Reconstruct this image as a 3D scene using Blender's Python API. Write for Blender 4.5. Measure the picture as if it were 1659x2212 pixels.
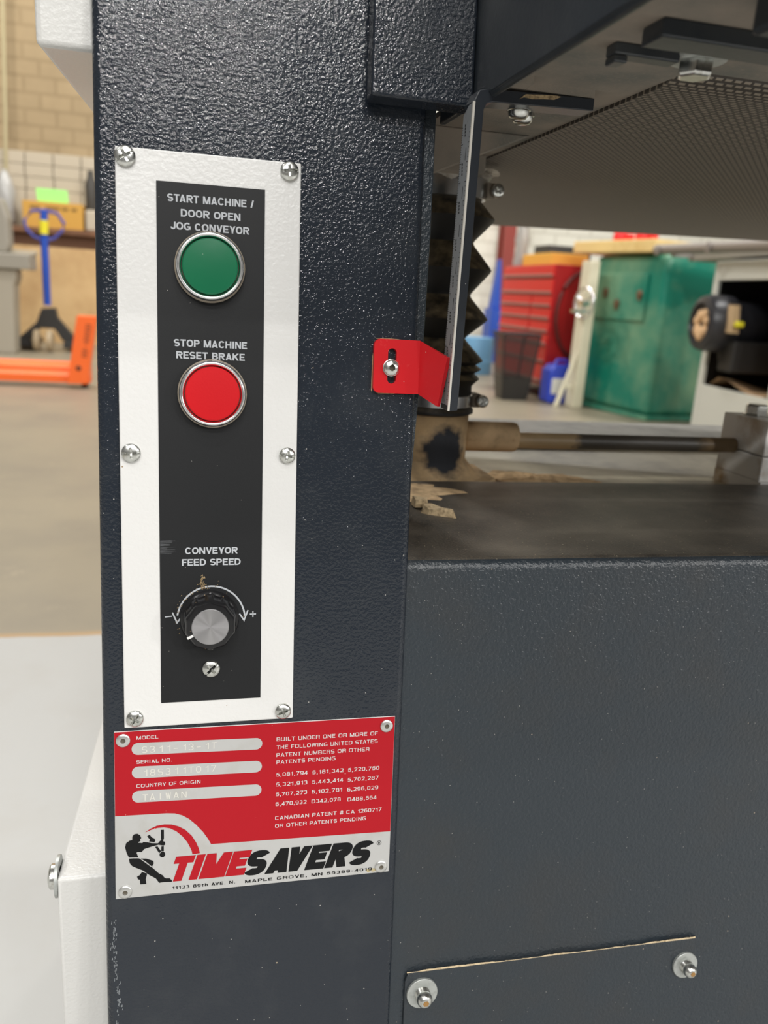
import bpy, math, random
from mathutils import Matrix, Vector

for o in list(bpy.data.objects):
    bpy.data.objects.remove(o)
SC = bpy.context.scene
COL = SC.collection
PI = math.pi

# ------------------------------------------------------------------ camera
CAM_R = Vector((0.9731908, -0.2213033, 0.0626457))
CAM_U = Vector((-0.0011592, 0.2676510, 0.9635152))
CAM_F = Vector((0.2299963, 0.9377568, -0.2602190))
cd = bpy.data.cameras.new('camera')
cam = bpy.data.objects.new('camera', cd)
COL.objects.link(cam)
m3 = Matrix((CAM_R, CAM_U, -CAM_F)).transposed()
cam.matrix_world = Matrix.Translation((0, -0.44, 0.68)) @ m3.to_4x4()
cd.sensor_width = 36.0
cd.lens = 1740.3 / 2212 * 36.0
cd.clip_start = 0.01
cd.dof.use_dof = True
cd.dof.focus_distance = 0.455
cd.dof.aperture_fstop = 8.5
SC.camera = cam

# ------------------------------------------------------------------ light
w = bpy.data.worlds.new('shop_air')
SC.world = w
w.use_nodes = True
w.node_tree.nodes['Background'].inputs[0].default_value = (1.0, 0.97, 0.92, 1)
w.node_tree.nodes['Background'].inputs[1].default_value = 0.58
LAMPS = [((-3.4, -6.4, 5.9), 270), ((-1.3, -6.4, 5.9), 300), ((0.9, -6.4, 5.9), 300), ((3.2, -6.4, 5.9), 270), ((-2.0, -10.0, 5.9), 250), ((0.4, -10.0, 5.9), 250), ((3.4, -10.0, 5.9), 250),
         ((9.5, -12.5, 5.4), 1100), ((13.0, -10.5, 5.4), 1100), ((-0.6, -4.0, 5.9), 150), ((1.8, -4.0, 5.9), 150),  # far right pair added only to light the pedestal under the bed
         ((-3.4, -1.5, 5.6), 120), ((0.2, -2.2, 5.6), 130), ((4.2, -1.5, 5.6), 190), ((-3.4, 2.2, 5.6), 330), ((-1.4, 4.6, 5.6), 380), ((3.6, 2.6, 5.6), 420),
         ((-2.0, 6.8, 5.2), 330), ((0.6, 7.0, 5.2), 300), ((3.2, 6.6, 5.2), 420)]
for p, e in LAMPS:
    ld = bpy.data.lights.new('high_bay_and_fill_lamp', 'AREA')
    ld.shape = 'RECTANGLE'
    ld.size, ld.size_y = 0.55, 0.18
    ld.energy = e
    ld.color = (1.0, 0.985, 0.955)
    lo = bpy.data.objects.new('high_bay_and_fill_lamp', ld)
    lo.location = p
    if p[1] < -4:
        lo.rotation_euler = (0.75, 0, 0) if p[0] < 8 else (1.15, 0, math.atan2(p[0], -p[1]))
    COL.objects.link(lo)
SC.view_settings.view_transform = 'Standard'
SC.view_settings.look = 'None'
SC.view_settings.gamma = 1.0
SC.view_settings.use_curve_mapping = False
SC.view_settings.exposure = -1.6

# ------------------------------------------------------------------ frames
TILT = 0.12093545                      # the control column leans back
HZ = 0.68
ROT_POST = Matrix.Rotation(-TILT, 4, 'X')


def post_point(x, y, v):
    return Vector((0, 0, HZ)) + (ROT_POST @ Vector((x, y, v)))


# ------------------------------------------------------------------ materials
def srgb(r, g, b):
    f = lambda c: (c / 255 / 12.92) if c <= 10 else ((c / 255 + 0.055) / 1.055) ** 2.4
    return (f(r), f(g), f(b), 1)


def mat(name, col, rough=0.5, metal=0.0, bump=None, mix=None, specks=None, dust=None, spec=0.5, alpha=None, bump2=None, extra=None):
    m = bpy.data.materials.new(name)
    m.use_nodes = True
    nt = m.node_tree
    N, L = nt.nodes, nt.links
    b = N['Principled BSDF']
    b.inputs['Base Color'].default_value = col
    b.inputs['Roughness'].default_value = rough
    b.inputs['Metallic'].default_value = metal
    b.inputs['Specular IOR Level'].default_value = spec
    tc = N.new('ShaderNodeTexCoord')
    co = tc.outputs['Object']
    cur = None

    def noise(scale, detail=3, rgh=0.55):
        n = N.new('ShaderNodeTexNoise')
        n.inputs['Scale'].default_value = scale
        n.inputs['Detail'].default_value = detail
        n.inputs['Roughness'].default_value = rgh
        L.new(co, n.inputs['Vector'])
        return n.outputs['Fac']

    def ramp(src, lo, hi):
        r = N.new('ShaderNodeMapRange')
        r.inputs['From Min'].default_value = lo
        r.inputs['From Max'].default_value = hi
        L.new(src, r.inputs['Value'])
        return r.outputs['Result']

    def over(fac, c2):
        nonlocal cur
        x = N.new('ShaderNodeMix')
        x.data_type = 'RGBA'
        L.new(fac, x.inputs['Factor'])
        if cur is None:
            x.inputs['A'].default_value = col
        else:
            L.new(cur, x.inputs['A'])
        x.inputs['B'].default_value = c2
        cur = x.outputs['Result']

    if mix:
        for (c2, sc, lo, hi) in (mix if isinstance(mix, list) else [mix]):
            over(ramp(noise(sc, 5, 0.6), lo, hi), c2)
    if dust:
        c2, amt, sc = dust
        g = N.new('ShaderNodeNewGeometry')
        s = N.new('ShaderNodeSeparateXYZ')
        L.new(g.outputs['Normal'], s.inputs[0])
        up = ramp(s.outputs['Z'], 0.15, 0.75)
        a = N.new('ShaderNodeMath')
        a.operation = 'MULTIPLY'
        L.new(up, a.inputs[0])
        L.new(ramp(noise(sc, 4), 0.3, 0.7), a.inputs[1])
        a2 = N.new('ShaderNodeMath')
        a2.operation = 'MULTIPLY'
        L.new(a.outputs[0], a2.inputs[0])
        a2.inputs[1].default_value = amt
        over(a2.outputs[0], c2)
    if specks:
        for (c2, sc, size) in (specks if isinstance(specks, list) else [specks]):
            v = N.new('ShaderNodeTexVoronoi')
            v.inputs['Scale'].default_value = sc
            L.new(co, v.inputs['Vector'])
            sep = N.new('ShaderNodeSeparateColor')
            L.new(v.outputs['Color'], sep.inputs[0])
            th = N.new('ShaderNodeMath')
            th.operation = 'MULTIPLY'
            L.new(ramp(sep.outputs[0], 0.55, 1.0), th.inputs[0])
            th.inputs[1].default_value = size
            lt = N.new('ShaderNodeMath')
            lt.operation = 'LESS_THAN'
            L.new(v.outputs['Distance'], lt.inputs[0])
            L.new(th.outputs[0], lt.inputs[1])
            over(lt.outputs[0], c2)
    if extra:
        cur = extra(N, L, co, cur, over, ramp, noise, b) or cur
    if cur is not None:
        L.new(cur, b.inputs['Base Color'])
    prev = None
    for bp in (bump, bump2):
        if not bp:
            continue
        sc, dist, kind = bp
        if kind == 'voronoi':
            v = N.new('ShaderNodeTexVoronoi')
            v.feature = 'SMOOTH_F1'
            v.inputs['Scale'].default_value = sc
            n0 = N.new('ShaderNodeTexNoise')
            n0.inputs['Scale'].default_value = sc * 0.6
            L.new(co, n0.inputs['Vector'])
            mx = N.new('ShaderNodeMix')
            mx.data_type = 'RGBA'
            mx.blend_type = 'LINEAR_LIGHT'
            mx.inputs['Factor'].default_value = 0.0016 * 500 / sc
            L.new(co, mx.inputs['A'])
            L.new(n0.outputs['Color'], mx.inputs['B'])
            L.new(mx.outputs['Result'], v.inputs['Vector'])
            h = v.outputs['Distance']
        else:
            h = noise(sc, 2, 0.5)
        bn = N.new('ShaderNodeBump')
        bn.inputs['Strength'].default_value = 1.0
        bn.inputs['Distance'].default_value = dist
        L.new(h, bn.inputs['Height'])
        if prev:
            L.new(prev, bn.inputs['Normal'])
        prev = bn.outputs['Normal']
    if prev:
        L.new(prev, b.inputs['Normal'])
    if alpha is not None:
        b.inputs['Alpha'].default_value = alpha
    return m


TAN = (0.36, 0.25, 0.14, 1)
PALE = (0.55, 0.52, 0.47, 1)
WHITE_DOT = (0.6, 0.58, 0.54, 1)
DK = (0.0150, 0.0200, 0.0285, 1)
M = {}
M['paint'] = mat('dark_hammered_paint', DK, 0.085, bump=(560, 0.00044, 'noise'),
                 mix=((0.026, 0.031, 0.038, 1), 22, 0.5, 0.75), specks=[((0.36, 0.35, 0.33, 1), 210, 0.085), ((0.3, 0.25, 0.18, 1), 70, 0.05)])
M['base_paint'] = mat('dark_base_paint', (0.024, 0.032, 0.040, 1), 0.30, bump=(480, 0.00060, 'noise'), bump2=(1300, 0.00006, 'noise'),
                      mix=((0.030, 0.033, 0.036, 1), 14, 0.45, 0.75), specks=[((0.30, 0.29, 0.27, 1), 330, 0.10), ((0.3, 0.25, 0.2, 1), 90, 0.045)])
M['dusty_top'] = mat('dusty_dark_paint', (0.011, 0.012, 0.013, 1), 0.42, bump=(700, 0.0003, 'noise'),
                     mix=[((0.150, 0.130, 0.104, 1), 12, 0.32, 0.72), ((0.17, 0.135, 0.095, 1), 900, 0.52, 0.8)],
                     specks=[((0.5, 0.42, 0.3, 1), 420, 0.15), ((0.55, 0.48, 0.36, 1), 150, 0.08)])
M['smooth_dark'] = mat('dark_smooth_paint', (0.020, 0.025, 0.031, 1), 0.33, bump=(500, 0.00008, 'noise'),
                       mix=((0.05, 0.055, 0.058, 1), 16, 0.5, 0.8), specks=(WHITE_DOT, 60, 0.05))
M['white_paint'] = mat('white_hammered_paint', (0.72, 0.715, 0.70, 1), 0.26, bump=(420, 0.00022, 'noise'), specks=((0.35, 0.27, 0.18, 1), 90, 0.04))
M['white_cover'] = mat('white_cover_paint', (0.76, 0.755, 0.73, 1), 0.30, bump=(480, 0.00030, 'noise'), specks=((0.35, 0.28, 0.18, 1), 60, 0.05))
M['label_black'] = mat('black_label_film', (0.0105, 0.0112, 0.0125, 1), 0.5, spec=0.3, bump=(2200, 0.00002, 'noise'), specks=[(PALE, 240, 0.05), (WHITE_DOT, 130, 0.04)])
M['print_grey'] = mat('pale_grey_print', (0.47, 0.49, 0.52, 1), 0.5)
M['green_cap'] = mat('green_plastic', (0.004, 0.145, 0.062, 1), 0.22, bump=(60, 0.0001, 'noise'), specks=((0.4, 0.5, 0.4, 1), 300, 0.06))
M['red_cap'] = mat('red_plastic', (0.56, 0.006, 0.011, 1), 0.5, spec=0.2, bump=(900, 0.00004, 'noise'))
M['chrome'] = mat('chrome', (0.88, 0.885, 0.89, 1), 0.20, 1.0)
M['zinc'] = mat('zinc_plated_steel', (0.70, 0.71, 0.68, 1), 0.25, 1.0, bump=(900, 0.00005, 'noise'), mix=((0.42, 0.40, 0.33, 1), 400, 0.5, 0.8))
M['zinc_pale'] = mat('dull_zinc_washer', (0.50, 0.52, 0.50, 1), 0.45, 0.55, mix=((0.36, 0.37, 0.35, 1), 300, 0.5, 0.75))
M['recess'] = mat('dark_recess', (0.10, 0.085, 0.06, 1), 0.7)  # recess faces coloured darker than the head
M['rust_hole'] = mat('rusty_recess', (0.32, 0.17, 0.05, 1), 0.7)
M['dusty_metal'] = mat('dusty_metal_ring', (0.30, 0.255, 0.20, 1), 0.5, 0.2)
M['knob_black'] = mat('black_knob_plastic', (0.008, 0.008, 0.009, 1), 0.25, specks=[(TAN, 420, 0.12)])
M['spun'] = mat('spun_aluminium', (0.50, 0.495, 0.51, 1), 0.24, 1.0)
M['spun'].node_tree.nodes['Principled BSDF'].inputs['Anisotropic'].default_value = 0.9
_tg = M['spun'].node_tree.nodes.new('ShaderNodeTangent')
_tg.direction_type = 'RADIAL'
_tg.axis = 'Y'
M['spun'].node_tree.links.new(_tg.outputs[0], M['spun'].node_tree.nodes['Principled BSDF'].inputs['Tangent'])
M['white_mark'] = mat('white_mark', (0.75, 0.75, 0.74, 1), 0.5)
M['dirt'] = mat('caked_sawdust', (0.42, 0.31, 0.17, 1), 0.9, bump=(900, 0.0006, 'noise'), mix=((0.16, 0.11, 0.06, 1), 500, 0.45, 0.7))
M['seam_dust'] = mat('packed_pale_dust', (0.66, 0.53, 0.34, 1), 0.9, mix=((0.3, 0.22, 0.12, 1), 300, 0.5, 0.75))
M['plate_alu'] = mat('plate_aluminium', (0.53, 0.53, 0.52, 1), 0.36, 0.25, bump=(2000, 0.00001, 'noise'), mix=((0.47, 0.46, 0.43, 1), 60, 0.5, 0.8), specks=((0.5, 0.42, 0.24, 1), 60, 0.06))
M['plate_red'] = mat('plate_red_print', (0.41, 0.004, 0.012, 1), 0.4, spec=0.3, bump=(1500, 0.00002, 'noise'), specks=((0.6, 0.3, 0.26, 1), 140, 0.05))
M['plate_black'] = mat('plate_black_print', (0.007, 0.0075, 0.008, 1), 0.4, spec=0.2)
M['plate_text'] = mat('plate_pale_print', (0.60, 0.57, 0.56, 1), 0.4)
M['stamp'] = mat('stamped_characters', (0.74, 0.72, 0.66, 1), 0.4, 0.25)
M['rivet'] = mat('aluminium_rivet', (0.68, 0.68, 0.66, 1), 0.30, 0.85)
M['red_bracket'] = mat('red_gloss_paint', (0.60, 0.010, 0.016, 1), 0.24, bump=(260, 0.00005, 'noise'), mix=((0.68, 0.06, 0.06, 1), 220, 0.62, 0.85), specks=((0.7, 0.6, 0.5, 1), 200, 0.06))
M['scale_steel'] = mat('scale_bar_paint', (0.020, 0.024, 0.031, 1), 0.30, bump=(500, 0.00006, 'noise'), specks=(WHITE_DOT, 240, 0.07))
M['tape'] = mat('worn_silver_tape', (0.42, 0.44, 0.46, 1), 0.34, 0.35, mix=((0.16, 0.17, 0.18, 1), 160, 0.58, 0.8))
M['bright_edge'] = mat('pale_bar_edge', (0.80, 0.77, 0.70, 1), 0.3, 0.3)
M['tick'] = mat('tick_ink', (0.02, 0.02, 0.022, 1), 0.5)
M['rubber'] = mat('black_rubber', (0.0075, 0.007, 0.0065, 1), 0.5, dust=((0.30, 0.225, 0.125, 1), 0.8, 120))
M['band'] = mat('clamp_band_steel', (0.56, 0.56, 0.56, 1), 0.25, 1.0)
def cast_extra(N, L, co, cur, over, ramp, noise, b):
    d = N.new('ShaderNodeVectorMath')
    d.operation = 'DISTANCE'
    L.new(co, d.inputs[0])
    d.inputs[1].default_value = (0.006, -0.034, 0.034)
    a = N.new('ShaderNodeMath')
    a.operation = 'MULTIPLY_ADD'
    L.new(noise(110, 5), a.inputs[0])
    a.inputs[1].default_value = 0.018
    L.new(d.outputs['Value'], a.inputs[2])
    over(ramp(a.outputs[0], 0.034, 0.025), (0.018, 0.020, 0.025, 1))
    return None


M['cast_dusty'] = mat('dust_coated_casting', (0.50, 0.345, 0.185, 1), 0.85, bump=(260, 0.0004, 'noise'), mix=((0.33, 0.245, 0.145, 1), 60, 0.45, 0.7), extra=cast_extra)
M['coupling'] = mat('dust_coated_coupling', (0.64, 0.44, 0.245, 1), 0.85, bump=(500, 0.0002, 'noise'), mix=((0.40, 0.28, 0.155, 1), 70, 0.5, 0.75))


def shaft_extra(N, L, co, cur, over, ramp, noise, b):
    s = N.new('ShaderNodeSeparateXYZ')
    L.new(co, s.inputs[0])
    n = noise(160)
    ad = N.new('ShaderNodeMath')
    ad.operation = 'MULTIPLY_ADD'
    L.new(n, ad.inputs[0])
    ad.inputs[1].default_value = 0.02
    L.new(s.outputs['X'], ad.inputs[2])
    over(ramp(ad.outputs[0], 0.350, 0.358), (0.085, 0.074, 0.060, 1))
    over(ramp(ad.outputs[0], 0.478, 0.492), (0.30, 0.21, 0.115, 1))
    return None


M['shaft'] = mat('greasy_dusty_shaft', (0.46, 0.325, 0.175, 1), 0.45, bump=(500, 0.0002, 'noise'), extra=shaft_extra)
M['poly'] = mat('white_plastic_block', (0.86, 0.845, 0.82, 1), 0.4, mix=((0.40, 0.27, 0.13, 1), 17, 0.47, 0.66))
M['cream'] = mat('cream_painted_plate', (0.56, 0.50, 0.36, 1), 0.45, mix=((0.30, 0.25, 0.17, 1), 20, 0.45, 0.7))
M['grey_steel'] = mat('grey_steel', (0.32, 0.305, 0.27, 1), 0.5, mix=((0.17, 0.16, 0.14, 1), 30, 0.4, 0.7))
M['dusty_plate'] = mat('dusty_grey_plate', (0.285, 0.242, 0.196, 1), 0.75, bump=(900, 0.0002, 'noise'),
                       mix=[((0.155, 0.155, 0.136, 1), 18, 0.42, 0.7), ((0.30, 0.25, 0.20, 1), 500, 0.55, 0.8)])
M['saw'] = mat('sawdust', (0.68, 0.48, 0.27, 1), 0.95, bump=(500, 0.001, 'noise'), mix=((0.38, 0.26, 0.145, 1), 90, 0.45, 0.7))
M['chip'] = mat('wood_splinter', (0.62, 0.47, 0.28, 1), 0.8, bump=(300, 0.0005, 'noise'), mix=((0.20, 0.14, 0.075, 1), 220, 0.45, 0.7))
M['torn'] = mat('torn_plastic_film', (0.50, 0.46, 0.40, 1), 0.35, mix=((0.2, 0.16, 0.11, 1), 90, 0.45, 0.7))


def belt_extra(N, L, co, cur, over, ramp, noise, b):
    br = N.new('ShaderNodeTexBrick')
    br.inputs['Color1'].default_value = (0.275, 0.232, 0.180, 1)
    br.inputs['Color2'].default_value = (0.240, 0.203, 0.158, 1)
    br.inputs['Mortar'].default_value = (0.055, 0.046, 0.037, 1)
    br.inputs['Scale'].default_value = 1.0
    br.inputs['Mortar Size'].default_value = 0.0009
    br.inputs['Mortar Smooth'].default_value = 0.4
    br.inputs['Brick Width'].default_value = 0.0052
    br.inputs['Row Height'].default_value = 0.0030
    L.new(co, br.inputs['Vector'])
    bn = N.new('ShaderNodeBump')
    bn.inputs['Distance'].default_value = 0.0006
    bn.invert = True
    L.new(br.outputs['Fac'], bn.inputs['Height'])
    L.new(bn.outputs['Normal'], b.inputs['Normal'])
    return br.outputs['Color']


M['belt'] = mat('woven_conveyor_belt', (0.15, 0.085, 0.065, 1), 0.6, extra=belt_extra)


def floor_extra(N, L, co, cur, over, ramp, noise, b):
    s = N.new('ShaderNodeSeparateXYZ')
    L.new(co, s.inputs[0])
    n = noise(5, 6, 0.6)
    ad = N.new('ShaderNodeMath')
    ad.operation = 'MULTIPLY_ADD'
    L.new(n, ad.inputs[0])
    ad.inputs[1].default_value = 0.02
    L.new(s.outputs['Y'], ad.inputs[2])
    over(ramp(ad.outputs[0], 1.113, 1.117), (0.40, 0.26, 0.13, 1))
    over(ramp(ad.outputs[0], 1.130, 1.140), (0.265, 0.225, 0.158, 1))
    mul = N.new('ShaderNodeMath')
    mul.operation = 'MULTIPLY'
    L.new(ramp(s.outputs['Y'], 1.11, 1.16), mul.inputs[0])
    L.new(ramp(noise(2.2, 6, 0.6), 0.42, 0.68), mul.inputs[1])
    over(mul.outputs[0], (0.215, 0.185, 0.138, 1))
    mul2 = N.new('ShaderNodeMath')
    mul2.operation = 'MULTIPLY'
    L.new(ramp(s.outputs['Y'], 1.11, 1.16), mul2.inputs[0])
    sc = noise(9, 8, 0.7)
    L.new(ramp(sc, 0.60, 0.72), mul2.inputs[1])
    over(mul2.outputs[0], (0.33, 0.275, 0.19, 1))
    return None


M['floor'] = mat('worn_concrete', (0.44, 0.437, 0.42, 1), 0.42, mix=((0.42, 0.41, 0.385, 1), 7, 0.48, 0.75), specks=((0.66, 0.6, 0.5, 1), 26, 0.03), extra=floor_extra)


def wall_extra(N, L, co, cur, over, ramp, noise, b):
    br = N.new('ShaderNodeTexBrick')
    br.inputs['Color1'].default_value = (1, 1, 1, 1)
    br.inputs['Color2'].default_value = (0.93, 0.93, 0.93, 1)
    br.inputs['Mortar'].default_value = (0.80, 0.79, 0.77, 1)
    br.inputs['Scale'].default_value = 1.0
    br.inputs['Mortar Size'].default_value = 0.018
    br.inputs['Mortar Smooth'].default_value = 0.3
    br.inputs['Brick Width'].default_value = 0.30
    br.inputs['Row Height'].default_value = 0.15
    mp = N.new('ShaderNodeSeparateXYZ')
    L.new(co, mp.inputs[0])
    cb = N.new('ShaderNodeCombineXYZ')
    L.new(mp.outputs['X'], cb.inputs['X'])
    L.new(mp.outputs['Z'], cb.inputs['Y'])
    L.new(cb.outputs[0], br.inputs['Vector'])
    mx = N.new('ShaderNodeMix')
    mx.data_type = 'RGBA'
    mx.blend_type = 'MULTIPLY'
    mx.inputs['Factor'].default_value = 1
    if cur is not None:
        L.new(cur, mx.inputs['A'])
    else:
        mx.inputs['A'].default_value = b.inputs['Base Color'].default_value
    L.new(br.outputs['Color'], mx.inputs['B'])
    return mx.outputs['Result']


M['tan_wall'] = mat('tan_block_wall', (0.375, 0.278, 0.158, 1), 0.9, mix=((0.31, 0.228, 0.128, 1), 1.6, 0.4, 0.7), extra=wall_extra)
M['white_wall'] = mat('white_block_wall', (0.78, 0.755, 0.65, 1), 0.8, extra=wall_extra)


def flat(name, r, g, b, rough=0.6, **k):
    M[name] = mat(name, srgb(r, g, b), rough, **k)


flat('orange', 246, 108, 40, 0.4)
flat('orange_dark', 96, 48, 24, 0.6)
flat('blue_paint', 26, 72, 172, 0.4)
flat('blue_loop', 66, 72, 150, 0.35)
flat('yellow', 226, 214, 40, 0.5)
flat('black_iron', 38, 36, 34, 0.55)
flat('wheel_tan', 178, 158, 128, 0.5)
flat('plywood', 205, 172, 124, 0.8, mix=(srgb(182, 146, 100), 3, 0.4, 0.7))
flat('brown_wood', 122, 84, 58, 0.8, mix=(srgb(96, 64, 44), 6, 0.4, 0.7))
flat('carton', 196, 148, 66, 0.8)
flat('carton_ink', 128, 96, 44, 0.8)
flat('tape_green', 158, 240, 128, 0.7)
flat('pale_block', 182, 170, 150, 0.9)
flat('machine_grey', 150, 144, 132, 0.5)
flat('machine_grey_low', 166, 158, 142, 0.5)
flat('column_red', 142, 58, 48, 0.55)
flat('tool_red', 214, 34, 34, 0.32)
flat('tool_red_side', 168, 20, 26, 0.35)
flat('bar_alu', 176, 128, 122, 0.4, metal=0.4)
flat('seam_black', 52, 18, 16, 0.6)
flat('cabinet_green', 22, 128, 106, 0.35, mix=(srgb(142, 172, 136), 1.7, 0.40, 0.70))
flat('cabinet_side', 14, 84, 70, 0.42, mix=(srgb(40, 100, 84), 3, 0.5, 0.75))
flat('pine', 240, 208, 140, 0.7, mix=(srgb(222, 184, 112), 9, 0.5, 0.7))
flat('beige_cast', 226, 218, 192, 0.5)
flat('white_machine', 214, 214, 204, 0.4)
flat('motor', 46, 46, 50, 0.35)
flat('shaded_inside', 26, 22, 18, 0.9)
flat('can_blue', 52, 76, 200, 0.35)
flat('can_label', 226, 226, 220, 0.6)
flat('drum_blue', 110, 160, 196, 0.45)
flat('box_yellow', 230, 176, 74, 0.7)
flat('case_dark', 62, 58, 52, 0.6)
flat('clear_film', 168, 166, 162, 0.2, spec=0.6)
flat('tube_grey', 150, 142, 136, 0.4, metal=0.3)
flat('red_part', 224, 44, 48, 0.45)
flat('shavings', 226, 186, 142, 0.9)
flat('knob_brown', 110, 84, 58, 0.5)
flat('pipe_tan', 176, 164, 128, 0.5)
M['smoked'] = mat('smoked_plastic', (0.035, 0.030, 0.030, 1), 0.2, alpha=0.62)
M['smoked_low'] = mat('smoked_plastic_base', (0.03, 0.028, 0.027, 1), 0.3, alpha=0.93)


# ------------------------------------------------------------------ mesh helper
class MB:
    def __init__(self, shift=(0, 0, 0)):
        self.v, self.f, self.mi = [], [], []
        self.s = Vector(shift)
        self.cur = 0

    def add(self, verts, faces):
        n = len(self.v)
        self.v += [tuple(Vector(p) - self.s) for p in verts]
        self.f += [tuple(i + n for i in q) for q in faces]
        self.mi += [self.cur] * len(faces)
        return self

    def box(self, x0, x1, y0, y1, z0, z1):
        V = [(x, y, z) for z in (z0, z1) for y in (y0, y1) for x in (x0, x1)]
        return self.add(V, [(0, 2, 3, 1), (4, 5, 7, 6), (0, 1, 5, 4), (2, 6, 7, 3), (0, 4, 6, 2), (1, 3, 7, 5)])

    def prism(self, pts, a, b, axis='y'):
        """pts: outline in the two other axes (x,z for y; y,z for x; x,y for z)."""
        def P(p, h):
            return {'y': (p[0], h, p[1]), 'x': (h, p[0], p[1]), 'z': (p[0], p[1], h)}[axis]
        n = len(pts)
        V = [P(p, a) for p in pts] + [P(p, b) for p in pts]
        F = [tuple(range(n)), tuple(range(2 * n - 1, n - 1, -1))]
        F += [(i, i + n, (i + 1) % n + n, (i + 1) % n) for i in range(n)]
        return self.add(V, F)

    def lathe(self, prof, c=(0, 0, 0), axis='y', seg=48, caps=True, wob=None):
        """prof: (radius, height along the axis); y means out of the panel = -y."""
        V, F = [], []
        for r, h in prof:
            for k in range(seg):
                a = 2 * PI * k / seg
                rr = r * (wob(a, h) if wob else 1)
                u, q = rr * math.cos(a), rr * math.sin(a)
                V.append({'y': (c[0] + u, c[1] - h, c[2] + q), 'z': (c[0] + u, c[1] + q, c[2] + h), 'x': (c[0] + h, c[1] + u, c[2] + q)}[axis])
        m = len(prof)
        for i in range(m - 1):
            for k in range(seg):
                k2 = (k + 1) % seg
                F.append((i * seg + k, i * seg + k2, (i + 1) * seg + k2, (i + 1) * seg + k))
        if caps:
            F.append(tuple(range(seg))[::-1])
            F.append(tuple((m - 1) * seg + k for k in range(seg)))
        return self.add(V, F)

    def tube(self, path, r, seg=12, closed=False):
        path = [Vector(p) for p in path]
        V, F = [], []
        n = len(path)
        for i, p in enumerate(path):
            d = (path[(i + 1) % n] - path[i - 1]) if (closed or 0 < i < n - 1) else (path[1] - path[0] if i == 0 else path[-1] - path[-2])
            d.normalize()
            up = Vector((0, 0, 1)) if abs(d.z) < 0.9 else Vector((1, 0, 0))
            a = d.cross(up).normalized()
            b = a.cross(d)
            for k in range(seg):
                t = 2 * PI * k / seg
                V.append(p + (a * math.cos(t) + b * math.sin(t)) * r)
        for i in range(n if closed else n - 1):
            j = (i + 1) % n
            for k in range(seg):
                k2 = (k + 1) % seg
                F.append((i * seg + k, i * seg + k2, j * seg + k2, j * seg + k))
        if not closed:
            F += [tuple(range(seg)), tuple((n - 1) * seg + k for k in range(seg))[::-1]]
        return self.add(V, F)

    def screw(self, c, R, h, kind='cross', ang=0.0, seg=64, rings=20, axis='y', base=0.0):
        """domed screw head with a real recess; out of the panel = -y."""
        ca, sa = math.cos(ang), math.sin(ang)
        V, F = [], []

        def hgt(x, y):
            r = math.hypot(x, y) / R
            z = h * (0.42 + 0.58 * math.sqrt(max(0, 1 - r * r * 0.96)))
            u, q = (x * ca + y * sa) / R, (-x * sa + y * ca) / R
            if kind in ('cross', 'combo'):
                a, l = 0.13, 0.56
                if (abs(u) < a and abs(q) < l) or (abs(q) < a and abs(u) < l):
                    z -= h * (0.75 - 0.45 * r)
                if kind == 'combo' and abs(q) < 0.09:
                    z -= h * 0.30
            if kind == 'hex':
                d = max(abs(u * math.cos(k * PI / 3) + q * math.sin(k * PI / 3)) for k in range(3))
                if d < 0.36:
                    z = h * 0.25
            if kind == 'hole' and r < 0.33:
                z = h * 0.35
            return z
        low = lambda x, y: kind in ('hex', 'hole') and hgt(x, y) < h * .36 and math.hypot(x, y) < R * .6
        pts = [(0, 0)]
        for i in range(1, rings + 1):
            for k in range(seg):
                t = 2 * PI * k / seg
                pts.append((R * i / rings * math.cos(t), R * i / rings * math.sin(t)))
        hs = [hgt(*p) for p in pts]
        for k in range(seg):
            t = 2 * PI * k / seg
            pts.append((R * math.cos(t), R * math.sin(t)))
            hs.append(0)
        for p, z in zip(pts, hs):
            z += base
            V.append({'y': (c[0] + p[0], c[1] - z, c[2] + p[1]), '-x': (c[0] - z, c[1] + p[0], c[2] + p[1]), '-z': (c[0] + p[0], c[1] + p[1], c[2] - z)}[axis])
        for k in range(seg):
            F.append((0, 1 + k, 1 + (k + 1) % seg))
        for i in range(rings):
            for k in range(seg):
                a0, b0 = 1 + i * seg + k, 1 + i * seg + (k + 1) % seg
                F.append((a0, a0 + seg, b0 + seg, b0))
        keep = len(self.mi)
        self.add(V, F)
        for i, q in enumerate(F):
            if max(q) < len(pts) - seg and all(low(*pts[k]) for k in q):
                self.mi[keep + i] = 1
        return self

    def polys(self, plist, y):
        for p in plist:
            yy = y
            if not isinstance(p[-1], (tuple, Vector)):
                yy, p = y - p[-1] * 1.2e-5, p[:-1]
            self.add([(q[0], yy, q[1]) for q in p], [tuple(range(len(p)))])
        return self

    def build(self, name, mats, parent=None, bevel=0, seg=2, smooth=None, loc=None, rot=None):
        me = bpy.data.meshes.new(name)
        me.from_pydata(self.v, [], self.f)
        if not isinstance(mats, (list, tuple)):
            mats = [mats]
        for x in mats:
            me.materials.append(x)
        for p, i in zip(me.polygons, self.mi):
            p.material_index = i
        me.validate()
        me.update()
        o = bpy.data.objects.new(name, me)
        COL.objects.link(o)
        if parent:
            o.parent = parent
        if loc is not None:
            o.location = loc
        if rot is not None:
            o.rotation_euler = rot
        if bevel:
            b = o.modifiers.new('soft_edges', 'BEVEL')
            b.width = bevel
            b.segments = seg
            b.limit_method = 'ANGLE'
            b.angle_limit = 0.6
        if smooth is not None:
            for p in me.polygons:
                p.use_smooth = True
            try:
                me.set_sharp_from_angle(angle=smooth)
            except Exception:
                pass
        return o


def tag(o, label, cat, group=None, kind=None):
    o['label'] = label
    o['category'] = cat
    if group:
        o['group'] = group
    if kind:
        o['kind'] = kind
    return o


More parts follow.
